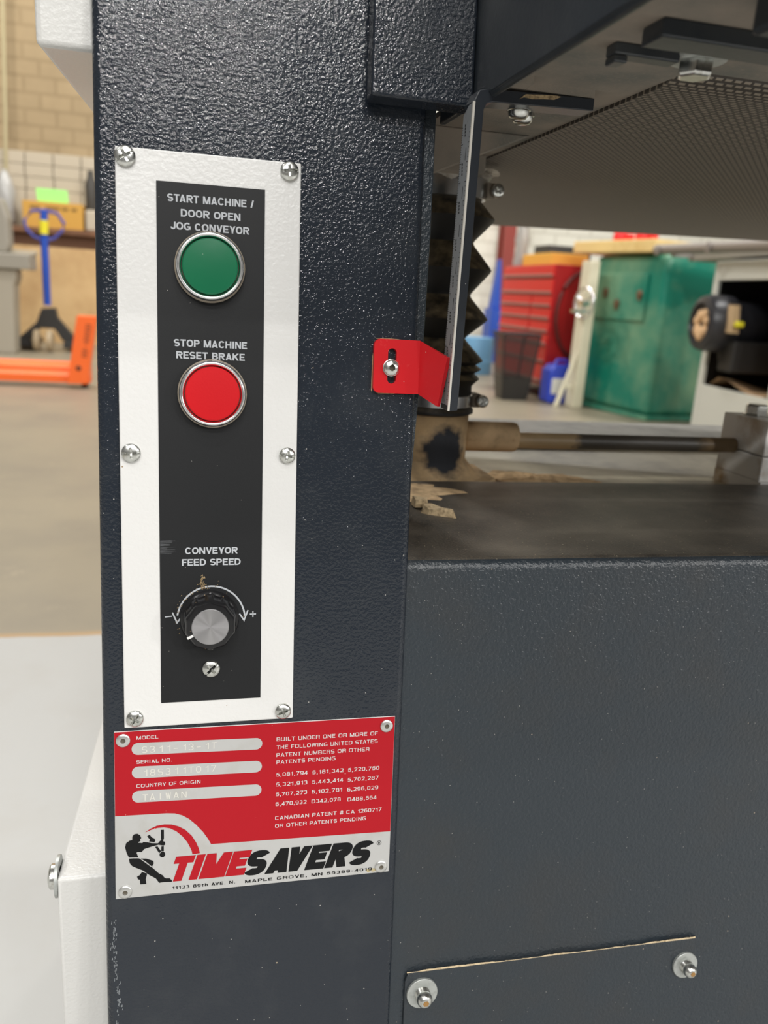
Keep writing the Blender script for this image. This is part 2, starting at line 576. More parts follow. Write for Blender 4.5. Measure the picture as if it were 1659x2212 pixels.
def thing(name, loc, label, cat, group=None, rot=(0, 0, 0)):
    o = bpy.data.objects.new(name, None)
    o.empty_display_size = 0.02
    COL.objects.link(o)
    o.location = loc
    o.rotation_euler = rot
    return tag(o, label, cat, group)


def post_thing(name, x, v, label, cat, roll=0.0, y=0.0, group=None):
    o = thing(name, post_point(x, y, v), label, cat, group)
    o.rotation_euler = (ROT_POST @ Matrix.Rotation(-roll, 4, 'Y')).to_euler()
    return o


def structure(o):
    o['kind'] = 'structure'
    return o


# ------------------------------------------------------------------ drawn lettering
def se(cx, cy, rx, ry, a0, a1, e, n=14):
    out = []
    for i in range(n + 1):
        a = math.radians(a0 + (a1 - a0) * i / n)
        c, s = math.cos(a), math.sin(a)
        out.append((cx + rx * math.copysign(abs(c) ** (2 / e), c), cy + ry * math.copysign(abs(s) ** (2 / e), s)))
    return out


WID = dict(A=.76, B=.72, C=.75, D=.75, E=.65, F=.61, G=.78, H=.73, I=.28, J=.58, K=.75, L=.60, M=.88, N=.74, O=.79, P=.69, Q=.79, R=.74, S=.70, T=.66,
           U=.73, V=.74, W=1.02, X=.74, Y=.74, Z=.66, h=.55, t=.42)
for _d in '0234567890':
    WID[_d] = .62
WID.update({'1': .42, ' ': .32, '.': .26, ',': .26, '-': .42, '/': .42, '#': .7, '8': .63, '9': .62})


def glyph(ch, w, t, e):
    L, R, B, T, Mi, cx = t / 2, w - t / 2, t / 2, 1 - t / 2, .5, w / 2
    rx, ry = (R - L) / 2, (T - B) / 2
    S = []
    st = lambda *p: S.append(list(p))

    def dg(p, q):
        d = Vector((q[0] - p[0], q[1] - p[1]))
        x = d * (0.4 * t / d.length + 0.12)
        S.append([(p[0] - x.x, p[1] - x.y), (q[0] + x.x, q[1] + x.y)])
    stem = lambda: st((L, 0), (L, 1))
    if ch == 'A':
        dg((t * .56, 0), (cx, 1)); dg((w - t * .56, 0), (cx, 1)); st((w * .26, .25), (w * .74, .25))
    elif ch == 'B':
        stem(); k = cx
        S.append([(L, T), (k, T)] + se(k, (T + Mi) / 2, R - k - .03, (T - Mi) / 2, 90, -90, e)[1:] + [(L, Mi)])
        S.append([(L, Mi), (k, Mi)] + se(k, (B + Mi) / 2, R - k, (Mi - B) / 2, 90, -90, e)[1:] + [(L, B)])
    elif ch == 'C':
        S.append(se(cx, Mi, rx, ry, 38, 322, e, 26))
    elif ch == 'D':
        k = cx - .12 * w
        stem(); S.append([(L, T), (k, T)] + se(k, Mi, R - k, ry, 90, -90, e, 20)[1:] + [(L, B)])
    elif ch in 'EF':
        stem(); st((L, T), (w * .97, T)); st((L, Mi + .02), (w * .88, Mi + .02))
        if ch == 'E':
            st((L, B), (w, B))
    elif ch == 'G':
        S.append(se(cx, Mi, rx, ry, 40, 335, e, 26)); st((cx, Mi - .06), (w, Mi - .06)); st((R, Mi - .06), (R, .08))
    elif ch == 'H':
        stem(); st((R, 0), (R, 1)); st((L, Mi), (R, Mi))
    elif ch == 'I':
        st((cx, 0), (cx, 1))
    elif ch == 'J':
        S.append([(R, 1), (R, B + ry * .65)] + se(cx, B + ry * .65, rx, ry * .65, 0, -175, e))
    elif ch == 'K':
        stem(); dg((L, .34), (w - .62 * t, 1)); dg((w * .40, .60), (w - .60 * t, 0))
    elif ch == 'L':
        stem(); st((L, B), (w, B))
    elif ch == 'M':
        stem(); st((R, 0), (R, 1)); dg((t * .6, 1), (cx, 0)); dg((w - t * .6, 1), (cx, 0))
    elif ch == 'N':
        stem(); st((R, 0), (R, 1)); dg((t * .55, 1), (w - t * .55, 0))
    elif ch in 'O0Q':
        S.append(('c', se(cx, Mi, rx, ry, 0, 360, e, 40)[:-1]))
    elif ch in 'PR':
        k = cx; hm = Mi - (.03 if ch == 'P' else 0)
        stem(); S.append([(L, T), (k, T)] + se(k, (T + hm) / 2, R - k, (T - hm) / 2, 90, -90, e)[1:] + [(L, hm)])
        if ch == 'R':
            dg((cx, Mi), (w - t * .58, 0)) if e < 4 else st((R - .02, Mi), (R - .02, 0))
    elif ch == 'S':
        yt, yb = (T + Mi) / 2, (B + Mi) / 2
        rr = (T - Mi) / 2
        S.append(se(cx, yt, rx, rr, 28, 270, e, 20) + se(cx, yb, rx, rr, 90, -152, e, 20)[1:])
    elif ch == 'T':
        st((0, T), (w, T)); st((cx, 0), (cx, T))
    elif ch == 'U':
        S.append([(L, 1), (L, B + ry * .7)] + se(cx, B + ry * .7, rx, ry * .7, 180, 360, e, 18) + [(R, 1)])
    elif ch == 'V':
        dg((t * .56, 1), (cx, 0)); dg((w - t * .56, 1), (cx, 0))
    elif ch == 'W':
        dg((t * .5, 1), (w * .27, 0)); dg((cx, 1), (w * .27, 0)); dg((cx, 1), (w * .73, 0)); dg((w - t * .5, 1), (w * .73, 0))
    elif ch == 'X':
        dg((t * .6, 0), (w - t * .6, 1)); dg((t * .6, 1), (w - t * .6, 0))
    elif ch == 'Y':
        dg((t * .56, 1), (cx, .40)); dg((w - t * .56, 1), (cx, .40)); st((cx, 0), (cx, .45))
    elif ch == 'Z':
        st((0, T), (w, T)); st((0, B), (w, B)); dg((t * .6, 0), (w - t * .6, 1))
    elif ch == '1':
        x = w - t * .75
        st((x, 0), (x, 1)); st((x, .84), (x - .27, .70))
    elif ch == '2':
        S.append(se(cx, T - ry * .55, rx, ry * .55, 165, -20, e, 16) + [(L + .02, B), (w, B)])
    elif ch == '3':
        yt, yb = (T + Mi) / 2, (B + Mi) / 2
        S.append(se(cx - .02, yt, rx - .02, (T - Mi) / 2, 160, -90, e, 18)); S.append(se(cx - .02, yb, rx, (T - Mi) / 2, 90, -160, e, 18))
    elif ch == '4':
        x = w * .72
        st((x, 0), (x, 1)); st((0, .28), (w, .28)); dg((t * .4, .28), (x - .02, 1))
    elif ch == '5':
        yb = B + ry * .62
        st((L + .04, T), (w * .93, T)); S.append([(L + .06, 1 - t), (L + .02, yb + .06)] + se(cx, yb, rx, ry * .62, 140, -155, e, 22))
    elif ch in '69':
        yb = B + ry * .62
        a = [('c', se(cx, yb, rx, ry * .62, 0, 360, e, 30)[:-1]), se(cx, Mi, rx, ry, 40, 200, e, 18)]
        if ch == '9':
            a = [('c', [(w - p[0], 1 - p[1]) for p in a[0][1]]), [(w - p[0], 1 - p[1]) for p in a[1]]]
        S += a
    elif ch == '7':
        st((0, T), (w, T)); dg((w * .30, 0), (w - t * .5, 1 - t * .6))
    elif ch == '8':
        yt, yb = (T + Mi + .02) / 2, (B + Mi + .02) / 2
        S.append(('c', se(cx, yt, rx - .03, (T - Mi - .02) / 2, 0, 360, e, 28)[:-1])); S.append(('c', se(cx, yb, rx, (Mi + .02 - B) / 2, 0, 360, e, 28)[:-1]))
    elif ch == '.':
        st((cx - t / 2, t * .5), (cx + t / 2, t * .5))
    elif ch == ',':
        S.append(('n', [(cx - t / 2, t * .5), (cx + t / 2, t * .5)])); S.append(('n', [(cx + t * .2, .06), (cx - t * .2, -.17)]))
    elif ch == '-':
        st((w * .1, .42), (w * .9, .42))
    elif ch == '/':
        dg((t * .5, 0), (w - t * .5, 1))
    elif ch == '#':
        for q in (.3, .7):
            st((0, q), (w, q)); st((w * q, .0), (w * q + .08, 1))
    elif ch == 'h':
        stem(); S.append([(L, .4)] + se(cx, .5, rx, .17, 180, 0, e, 10) + [(R, 0)])
    elif ch == 't':
        S.append([(w * .4, .9), (w * .4, .22)] + se(w * .75, .22, w * .35, .22 - B, 180, 270, e, 8)); st((0, .64), (w, .64))
    return S


def clip_y(p, lo, hi):
    for lim, sg in ((lo, 1), (hi, -1)):
        q = []
        for i in range(len(p)):
            a, b = p[i], p[(i + 1) % len(p)]
            ia, ib = (a[1] - lim) * sg >= -1e-9, (b[1] - lim) * sg >= -1e-9
            if ia:
                q.append(a)
            if ia != ib:
                k = (lim - a[1]) / (b[1] - a[1])
                q.append((a[0] + (b[0] - a[0]) * k, lim))
        p = q
        if len(p) < 3:
            return []
    return p


def stroke(pts, t, closed=False):
    P = [Vector(p) for p in pts]
    n = len(P)
    lf, rt = [], []
    for i in range(n):
        ds = []
        if closed or i > 0:
            ds.append((P[i] - P[i - 1]).normalized())
        if closed or i < n - 1:
            ds.append((P[(i + 1) % n] - P[i]).normalized())
        d = sum(ds, Vector((0, 0)))
        d = d.normalized() if d.length > 1e-6 else ds[0]
        nrm = Vector((-d.y, d.x))
        k = t / 2 / max(0.45, nrm.dot(Vector((-ds[0].y, ds[0].x))))
        lf.append(P[i] + nrm * k)
        rt.append(P[i] - nrm * k)
    return [[tuple(lf[i]), tuple(rt[i]), tuple(rt[(i + 1) % n]), tuple(lf[(i + 1) % n])] for i in range(n if closed else n - 1)]


KERN = {('A', 'V'): -.20, ('T', 'A'): -.08, ('A', 'T'): -.08, ('Y', 'O'): -.05, ('A', 'Y'): -.1, ('V', 'E'): -.02, ('A', 'K'): 0}


def text_polys(s, x0, x1, vc, cap, t=.2, e=2.3, gap=.10, shear=0.0, slope=0.0, widths=None):
    """Lettering drawn between x0 and x1, centred on height vc."""
    W = [(widths or {}).get(c, WID.get(c, .7)) for c in s]
    W = [max(q, t * 1.15) if c != ' ' else q for q, c in zip(W, s)]
    tot = sum(W) + gap * (len(s) - 1) + sum(KERN.get((s[i], s[i + 1]), 0) for i in range(len(s) - 1))
    k = (x1 - x0) / (tot + (shear if shear else 0))
    out, x = [], 0
    for ci, (c, wd) in enumerate(zip(s, W)):
        for lay, g in enumerate(glyph(c, wd, t, e)):
            lo, hi = 0.0, 1.0
            cl = False
            if isinstance(g, tuple):
                cl = g[0] == 'c'
                if g[0] == 'n':
                    lo = -.3
                g = g[1]
            for q in stroke(g, t, cl):
                q = clip_y(q, lo, hi)
                if q:
                    r = []
                    for px, py in q:
                        X = x0 + (x + px + shear * py) * k
                        r.append((X, vc + (py - .5) * cap + slope * (X - x0)))
                    out.append(r + [lay % 5])
        x += wd + gap + KERN.get((c, s[ci + 1:ci + 2]), 0)
    return out


# ================================================================== SETTING
b = MB()
b.box(-9, 9, -4, 9.2, -0.05, 0.0)
floor = structure(b.build('floor', M['floor']))
b = MB()
b.box(-6, 1.6, 9.0, 9.2, 0, 4.6)
structure(b.build('wall_back', M['tan_wall']))
b = MB()
b.box(1.6, 9, 9.0, 9.2, 0, 4.6)
structure(b.build('wall_right', M['white_wall']))

# ================================================================== CONTROL COLUMN
PX0, PX1, PV0, PV1 = -0.048, 0.1203, -0.62, 0.50


def post_box(bm, x0, x1, y0, y1, v0, v1):
    return bm.box(x0, x1, y0, y1, v0, v1)


col = post_thing('control_column', 0.036, PV0, 'leaning dark hammered-paint sander column carrying the white button panel', 'machine column')
C0 = (0.036, 0, PV0)
b = MB(C0)
b.box(PX0, PX1, 0.0, 0.16, PV0, PV1)
b.build('column_body', M['paint'], col, bevel=0.0038, seg=4, smooth=0.6)
b = MB(C0)
b.prism([(0.1180, -0.125), (0.1195, -0.125), (0.1250, -0.024), (0.1264, 0.035), (0.1276, 0.30), (0.1180, 0.30)], 0.005, 0.011)
b.build('corner_strip', M['base_paint'], col, bevel=0.001)

b = MB(C0)
random.seed(14)
for k in range(90):
    v = -0.352 - 0.066 * random.random()
    x = -0.0425 + 0.0012 * math.sin(v * 90) + random.gauss(0, .0007)
    ln, wd = random.uniform(.0006, .0022), random.uniform(.00012, .0004)
    b.polys([[(x - wd, v), (x + wd, v), (x + wd * .6 + .0002, v + ln), (x - wd * .4 + .0002, v + ln)]], -0.0002)
o = b.build('paint_scuff', mat('scuffed_paint', (0.20, 0.215, 0.23, 1), 0.6), col)
o['kind'] = 'stuff'

# ------------------------------------------------------------------ machine base
base = thing('sander_chassis', (0.35, 0.08, 0.05), 'dark dusty machine base under the conveyor with a bolted access panel', 'machine base', rot=(0, 0, 0))
# the front sheet leans back with the column: outline in (y, z) extruded along x
S0 = Vector((0.35, 0.08, 0.05))
ytop, ztop = -0.0155, 0.533
fy = lambda z: (z - HZ) * math.tan(TILT) + 0.0035
rad = 0.0075
prof = [(fy(0.05), 0.05), (fy(ztop - 0.02), ztop - 0.02)]
zc, yc = ztop - rad, fy(ztop - rad) + rad
for k in range(7):
    a = PI - (PI / 2) * k / 6
    prof.append((yc + rad * math.cos(a), zc + rad * math.sin(a)))
prof += [(0.186, ztop), (0.186, 0.05)]
b = MB(S0)
b.prism(prof, 0.1185, 0.95, 'x')
ob = b.build('base_body', [M['base_paint'], M['dusty_top']], base, smooth=0.5)
for p in ob.data.polygons:
    c = p.center + S0
    if p.normal.z > 0.8 and c.z > 0.52:
        p.material_index = 1
b = MB(S0)
b.box(0.10, 0.95, 0.186, 0.545, 0.49, 0.520)
b.build('rear_deck', M['cream'], base)
b = MB(S0)
b.box(0.08, 0.95, 0.414, 0.538, 0.519, 0.534)
b.build('cross_member', M['grey_steel'], base, bevel=0.002)


def base_local(x, v, y=0.0035):
    p = post_point(x, y, v)
    return p - S0


# access panel, parallel to the leaning front
acc = MB()
acc.prism([(0.0, -0.19), (0.0, -0.0062), (0.0015, -0.0015), (0.006, 0.0), (0.2065, -0.0028), (0.2065, -0.19)], -0.0022, 0.0006)
ao = acc.build('access_panel', M['base_paint'], base, bevel=0.0006, loc=base_local(0.1290, -0.4102), rot=(-TILT, 0, 0))
d = MB()
random.seed(4)
pv = 0.0006
for k in range(170):
    x, xn = 0.001 + k * 0.00120, 0.001 + (k + 1) * 0.00120
    nv = min(0.0011, max(0.00005, pv + random.uniform(-.00035, .00035))) * (1.15 if k < 30 else 1.0)
    lo = -0.0004
    d.polys([[(x, lo - x * .0136), (xn, lo - xn * .0136), (xn, nv * .75 - xn * .0136), (x, pv * .75 - x * .0136)]], -0.00235)
    pv = nv
d.build('dust_line', M['seam_dust'], ao)
for (bx, bv, r) in ((0.0112, -0.0149, 0.0100), (0.1983, -0.0218, 0.0092)):
    d = MB()
    d.lathe([(r, 0.0), (r, 0.0015), (r * .97, 0.0018), (r * .45, 0.0018)], (bx, -0.0022, bv), seg=56)
    d.build('washer', M['zinc_pale'], ao, smooth=0.6)
    d = MB()
    pr = [(r * .50, 0.0016)]
    for k in range(3):
        pr += [(r * .50, 0.0018 + k * .0013), (r * .45, 0.0025 + k * .0013)]
    zt = 0.0055
    pr += [(r * .50, zt), (r * .50, zt + .0012), (r * .46, zt + .0030), (r * .34, zt + .0044), (r * .20, zt + .0049)]
    d.lathe(pr, (bx, -0.0022, bv), seg=40)
    d.cur = 1
    d.lathe([(r * .20, zt + .0050), (r * .19, zt + .0051)], (bx, -0.0022, bv), seg=6)
    d.build('bolt', [M['zinc'], M['rust_hole']], ao, smooth=0.6)

# ================================================================== CONTROL PANEL
PCX, PCV = 0.00861, -0.08756
panel = post_thing('control_panel', PCX, PCV, 'tall white control panel with green start and red stop buttons', 'control panel', roll=0.00437)
hw, hh = 0.0457, 0.1498
b = MB()
b.box(-hw, hw, -0.0022, 0.0, -hh, hh)
b.build('panel_plate', M['white_paint'], panel, bevel=0.0007, seg=2)
lx0, lx1, lv0, lv1 = -0.01769 - PCX, 0.03592 - PCX, -0.22382 - PCV, 0.04755 - PCV
FY = -0.0022
b = MB()
b.box(lx0, lx1, FY - 0.00035, FY, lv0, lv1)
lab = b.build('label_strip', M['label_black'], panel)
LY = FY - 0.00035 - 0.00012
TXT = [('START MACHINE /', -0.0124, 0.0303, 0.0400), ('DOOR OPEN', -0.0059, 0.0236, 0.0331), ('JOG CONVEYOR', -0.0109, 0.0281, 0.0267),
       ('STOP MACHINE', -0.0097, 0.0273, -0.0309), ('RESET BRAKE', -0.0085, 0.0262, -0.0370), ('CONVEYOR', -0.0046, 0.0230, -0.1396), ('FEED SPEED', -0.0063, 0.0246, -0.1459)]
b = MB((PCX, 0, PCV))
for s, x0, x1, vc in TXT:
    b.polys(text_polys(s, x0, x1, vc, 0.0036, t=.19, e=2.35, gap=.085), LY)
b.build('lettering', M['print_grey'], lab)
b = MB((PCX, 0, PCV))
ac = (0.0090, -0.1783)
arc = [(ac[0] + 0.0181 * math.cos(math.radians(a)), ac[1] + 0.0190 * math.sin(math.radians(a))) for a in range(6, 173, 4)]
b.polys(stroke(arc, 0.0009), LY)
for tip, pa, pb in (((-0.0090, -0.1790), (-0.0114, -0.1733), (-0.0062, -0.1752)), ((0.0266, -0.1788), (0.0241, -0.1750), (0.0287, -0.1732))):
    b.polys(stroke([pa, tip, pb], 0.0008), LY)
b.polys([[(-0.0153, -0.1759), (-0.0117, -0.1756), (-0.0117, -0.1750), (-0.0153, -0.1753)], [(0.0297, -0.1758), (0.0331, -0.1758), (0.0331, -0.1751), (0.0297, -0.1751)],
         [(0.0311, -0.1772), (0.0317, -0.1772), (0.0317, -0.1737), (0.0311, -0.1737)]], LY)
b.build('dial_marks', M['print_grey'], lab)
b = MB((PCX, 0, PCV))
random.seed(8)
for k in range(26):
    v = -0.134 - 0.001 * (k % 13) * 0.55 + random.uniform(-.0006, .0006)
    ln = random.uniform(.002, .0085)
    x = -0.01735
    b.polys([[(x, v), (x + ln, v + .0002), (x + ln * .9, v + .00032), (x, v + .00022)]], LY)
b.build('scratch_marks', mat('scratched_film', (0.085, 0.088, 0.094, 1), 0.5), lab)


def push_button(x, v, R, capmat, label):
    r = bpy.data.objects.new('push_button', None)
    r.empty_display_size = 0.01
    COL.objects.link(r)
    r.parent = panel
    r.location = (x - PCX, FY - 0.0003, v - PCV)
    r['label'] = label
    q = MB()
    q.lathe([(R * .985, 0), (R, .0008), (R, .0026), (R * .97, .0030), (R * .955, .0032)])
    q.build('bezel_base', M['dusty_metal'], r, smooth=0.7)
    q = MB()
    pr = []
    for k in range(11):
        a = PI * k / 10
        pr.append((R * .885 + R * .080 * math.cos(a), .0030 + .0042 * math.sin(a) ** .8))
    pr += [(R * .80, .0024)]
    q.lathe(pr, seg=72)
    q.build('bezel', M['chrome'], r, smooth=0.9)
    q = MB()
    rc = R * .790
    q.lathe([(rc, .0012), (rc, .0052), (rc * .985, .0058), (rc * .95, .0061), (rc * .6, .0063), (rc * .2, .0064)], seg=72)
    q.build('cap', capmat, r, smooth=0.5)
    return r


push_button(0.0084, 0.0072, 0.0176, M['green_cap'], 'green start button')
push_button(0.0096, -0.0563, 0.0176, M['red_cap'], 'red stop button')
KX, KV = 0.0082, -0.1772
kn = bpy.data.objects.new('speed_knob', None)
kn.empty_display_size = 0.01
COL.objects.link(kn)
kn.parent = panel
kn.location = (KX - PCX, FY - 0.0003, KV - PCV)
flute = lambda a, h: 1 - 0.045 * (0.5 + 0.5 * math.cos(10 * a)) ** 0.6 if h > .0028 else 1
q = MB()
q.lathe([(.0157, 0), (.0157, .0012), (.0150, .0022), (.0143, .0026), (.0143, .0030), (.0138, .0125), (.0133, .0146), (.0122, .0158), (.0096, .0160)], seg=100, wob=flute)
q.build('knob_body', M['knob_black'], kn, smooth=0.6)
q = MB()
q.lathe([(.0096, .0158), (.0096, .0164), (.0093, .0166), (.0030, .0166), (.0002, .0166)], seg=64)
q.build('dial_cap', M['spun'], kn, smooth=0.5)
q = MB()
a = math.radians(207)
ca, sa = math.cos(a), math.sin(a)
pt = lambda r, s: (r * ca - s * sa, r * sa + s * ca)
q.prism([pt(.0098, -.0006), pt(.0131, -.0006), pt(.0131, .0006), pt(.0098, .0006)], -.0164, -.0150)
q.build('pointer_line', M['white_mark'], kn)
q = MB((PCX, 0, PCV))
random.seed(5)
for k in range(46):
    a = random.gauss(2.05, .55)
    r = .0165 + abs(random.gauss(0, .0015))
    x, v = KX + r * math.cos(a), KV + r * math.sin(a)
    s = random.uniform(.0002, .0006)
    q.add([(x - s, FY - .0004, v - s), (x + s, FY - .0004, v - s * .6), (x + s * .5, FY - .0004, v + s), (x, FY - .0004 - s, v)], [(0, 1, 3), (1, 2, 3), (2, 0, 3)])
for k in range(26):
    x, v = 0.0045 + random.gauss(0, .0007), -0.1575 + random.gauss(0, .0019)
    s = random.uniform(.0003, .0008)
    q.add([(x - s, FY - .0004, v - s), (x + s, FY - .0004, v - s * .6), (x + s * .5, FY - .0004, v + s), (x, FY - .0004 - s, v)], [(0, 1, 3), (1, 2, 3), (2, 0, 3)])
dob = q.build('caked_dust', M['dirt'], panel)
dob['kind'] = 'stuff'
SCR = [(-0.0322, 0.0575, .0050, .5), (0.0482, 0.0576, .0047, .1), (-0.0314, -0.0877, .0048, .1), (0.0490, -0.0880, .0043, -.2), (-0.0314, -0.2317, .0045, 1.0), (0.0486, -0.2324, .0044, .35), (0.0090, -0.2055, .0047, .8)]
for x, v, R, an in SCR:
    q = MB((PCX, 0, PCV))
    q.screw((x, FY, v), R, .0030, 'combo', an)
    q.build('screw', M['zinc'], panel, smooth=0.5)

# ================================================================== NAMEPLATE
NX, NV = 0.036585, -0.289245
plate = post_thing('nameplate', NX, NV, 'red and silver maker plate riveted to the column under the white panel', 'nameplate', roll=-0.00221)
W2, H2 = 0.07872, 0.0494
b = MB()
b.box(-W2, W2, -0.0009, 0, -H2, H2)
pl = b.build('plate', M['plate_alu'], plate, bevel=0.0003)
mm = lambda L: [(p[0] / 1000, p[1] / 1000) for p in L]
edge = [(-78.5, 0.5), (-71.29, 0.29), (-59.69, 0.01), (-51.08, -0.17), (-46.58, -0.66), (-42.38, -2.25), (-38.87, -4.64), (-35.07, -8.43), (-31.16, -13.22), (-28.45, -17.52), (-26.64, -21.11), (78.5, -23.2)]
b = MB()
top = H2 - .0003
for i in range(len(edge) - 1):
    (xa, va), (xb, vb) = mm([edge[i], edge[i + 1]])
    b.polys([[(xa, va), (xb, vb), (xb, top), (xa, top)]], -0.00098)
b.build('red_field', M['plate_red'], plate)
b = MB()
for v in (38.9, 25.2, 11.0):
    v /= 1000
    x0, x1, r = -.0695, .0014, .00345
    pts = [(x0 + r + r * math.cos(a), v + r * math.sin(a)) for a in [PI / 2 + PI * k / 12 for k in range(13)]]
    pts += [(x1 - r + r * math.cos(a), v - .0013 + r * math.sin(a)) for a in [-PI / 2 + PI * k / 12 for k in range(13)]]
    b.polys([pts], -0.00104)
b.build('blank_field', M['plate_alu'], plate)
EU = dict(t=.15, e=5.0, gap=.16)
b = MB()
Y = -0.00106
for s, x0, x1, v, cap in [('MODEL', -66.9, -55.4, 45.3, 2.3), ('SERIAL NO.', -67.05, -48.0, 31.3, 2.3), ('COUNTRY OF ORIGIN', -67.1, -32.7, 17.3, 2.3),
                          ('BUILT UNDER ONE OR MORE OF', 9.43, 68.6, 39.5, 2.6), ('THE FOLLOWING UNITED STATES', 9.5, 68.6, 34.7, 2.6), ('PATENT NUMBERS OR OTHER', 9.5, 63.8, 30.0, 2.6), ('PATENTS PENDING', 9.6, 43.8, 25.7, 2.6),
                          ('5,081,794', 9.57, 27.7, 18.1, 2.6), ('5,181,342', 30.4, 48.7, 18.0, 2.6), ('5,220,750', 51.4, 70.2, 17.9, 2.6),
                          ('5,321,913', 9.57, 27.7, 12.1, 2.6), ('5,443,414', 30.4, 48.7, 12.0, 2.6), ('5,702,287', 51.4, 70.0, 11.8, 2.6),
                          ('5,707,273', 9.57, 27.7, 6.1, 2.6), ('6,102,781', 30.4, 48.4, 6.0, 2.6), ('6,296,029', 51.4, 70.0, 5.7, 2.6),
                          ('6,470,932', 9.57, 27.5, 0.1, 2.6), ('D342,078', 30.4, 47.6, 0.0, 2.6), ('D488,564', 51.7, 69.2, -.6, 2.6),
                          ('CANADIAN PATENT # CA 1260717', 9.43, 72.6, -8.5, 2.6), ('OR OTHER PATENTS PENDING', 9.5, 63.3, -13.4, 2.6)]:
    b.polys(text_polys(s, x0 / 1000, x1 / 1000, v / 1000, cap * .00088, **EU), Y)
b.build('pale_lettering', M['plate_text'], plate)
b = MB()
for s, x0, x1, v in [('S311-13-1T', -64.1, -24.0, 38.2), ('18S311T017', -64.0, -24.1, 24.7), ('TAIWAN', -64.0, -40.2, 10.3)]:
    wd = {c: .6 for c in s}
    b.polys(text_polys(s, x0 / 1000, x1 / 1000, v / 1000, .0038, t=.105, e=2.6, gap=.28, widths=wd), -0.00112)
b.build('stamped_lettering', M['stamp'], plate)
b = MB()
LOGO = dict(t=.285, e=2.7, gap=.03, shear=.30)
b.polys(text_polys('TIME', -.0508, -.0030, -.0344, .0150, slope=-.002, **LOGO), Y)
sw = mm([(-62.56, -10.49), (-59.77, -8.59), (-56.37, -7.18), (-52.27, -6.77), (-48.47, -7.16), (-44.67, -8.55), (-40.86, -11.05), (-37.35, -14.94), (-34.84, -19.43), (-33.43, -23.03), (-32.83, -26.0)])
sw2 = mm([(-62.4, -10.5), (-59.36, -9.29), (-55.97, -8.48), (-52.57, -8.47), (-49.16, -9.36), (-45.76, -11.46), (-42.35, -14.95), (-39.8, -18.6), (-38.4, -21.6), (-37.4, -24.0), (-36.93, -26.3)])
for i in range(len(sw) - 1):
    b.polys([[sw[i], sw[i + 1], sw2[i + 1], sw2[i]]], Y)
b.build('red_lettering', M['plate_red'], plate)
b = MB()
b.polys(text_polys('SAVERS', -.0092, .0700, -.0353, .0152, slope=-.001, **LOGO), Y)
b.polys(text_polys('11123 89th AVE. N.', -.0480, -.0128, -.0459, .0018, t=.17, e=5, gap=.2), Y)
b.polys(text_polys('MAPLE GROVE, MN 55369-4019', -.0072, .0680, -.0464, .0018, t=.17, e=5, gap=.2), Y)
rc = (.0719, -.0300)
b.polys(stroke([(rc[0] + .0013 * math.cos(k * PI / 12), rc[1] + .0013 * math.sin(k * PI / 12)) for k in range(24)], .00025, True), Y)
b.polys(text_polys('R', rc[0] - .0005, rc[0] + .0006, rc[1], .0014, t=.2), Y)
b.build('black_lettering', M['plate_black'], plate)
b = MB()
MAN = [[(-71.43, -24.71), (-72.64, -21.62), (-73.34, -18.42), (-72.85, -16.12), (-70.95, -14.71), (-69.55, -14.51), (-69.46, -12.31), (-68.46, -11.11), (-66.76, -11.0), (-65.36, -12.0), (-64.75, -13.7), (-65.35, -14.4), (-65.15, -15.4), (-66.05, -15.8), (-66.35, -16.5), (-64.15, -16.8), (-63.65, -16.3), (-61.45, -16.69), (-59.05, -17.39), (-55.75, -17.78), (-54.55, -16.38), (-52.95, -15.47), (-52.65, -16.07), (-53.15, -16.77), (-51.95, -17.27), (-51.84, -18.87), (-52.84, -19.37), (-55.54, -18.58), (-59.04, -19.29), (-62.04, -20.09), (-63.44, -20.5), (-63.54, -21.0), (-64.84, -22.2), (-66.54, -21.8), (-67.34, -22.2), (-66.83, -23.9), (-66.33, -25.1)],
       [(-71.33, -25.45), (-68.83, -25.55), (-66.23, -25.8), (-65.63, -26.1), (-59.82, -31.49), (-58.71, -32.38), (-55.31, -36.18), (-53.0, -37.67), (-52.7, -38.57), (-51.5, -39.57), (-49.4, -39.76), (-48.29, -41.16), (-48.29, -41.96), (-52.69, -41.67), (-55.29, -41.78), (-56.1, -40.28), (-57.0, -38.88), (-60.6, -36.39), (-63.61, -33.5), (-67.42, -31.4), (-69.82, -29.91), (-70.92, -28.31), (-71.23, -26.81)],
       [(-64.93, -26.1), (-62.13, -26.39), (-59.82, -27.49), (-58.32, -28.18), (-58.12, -29.68), (-59.0, -31.4), (-59.7, -30.8), (-62.4, -28.0)],
       [(-64.51, -34.3), (-61.71, -35.5), (-62.1, -37.49), (-62.5, -38.99), (-62.2, -40.69), (-62.09, -41.79), (-65.39, -41.6), (-65.6, -38.8), (-66.7, -38.3), (-67.1, -36.8), (-65.71, -36.1)],
       [(-54.16, -9.87), (-52.56, -9.97), (-52.55, -15.3), (-54.15, -15.87)], [(-53.94, -19.87), (-52.64, -19.87), (-52.63, -22.77), (-54.04, -22.67)],
       [(-61.56, -12.89), (-60.26, -12.19), (-59.05, -13.99), (-57.75, -14.68), (-57.15, -15.98), (-57.75, -16.88), (-60.55, -16.09), (-60.05, -15.19)], [(-57.24, -19.78), (-56.04, -19.58), (-54.14, -22.67), (-55.13, -23.78)],
       [(-53.38 + 1.55 * math.cos(k * PI / 10), -24.77 + 1.6 * math.sin(k * PI / 10)) for k in range(20)]]
for p in MAN:
    b.prism(mm(p), -0.00112, -0.0009)
b.build('worker_emblem', M['plate_black'], plate)
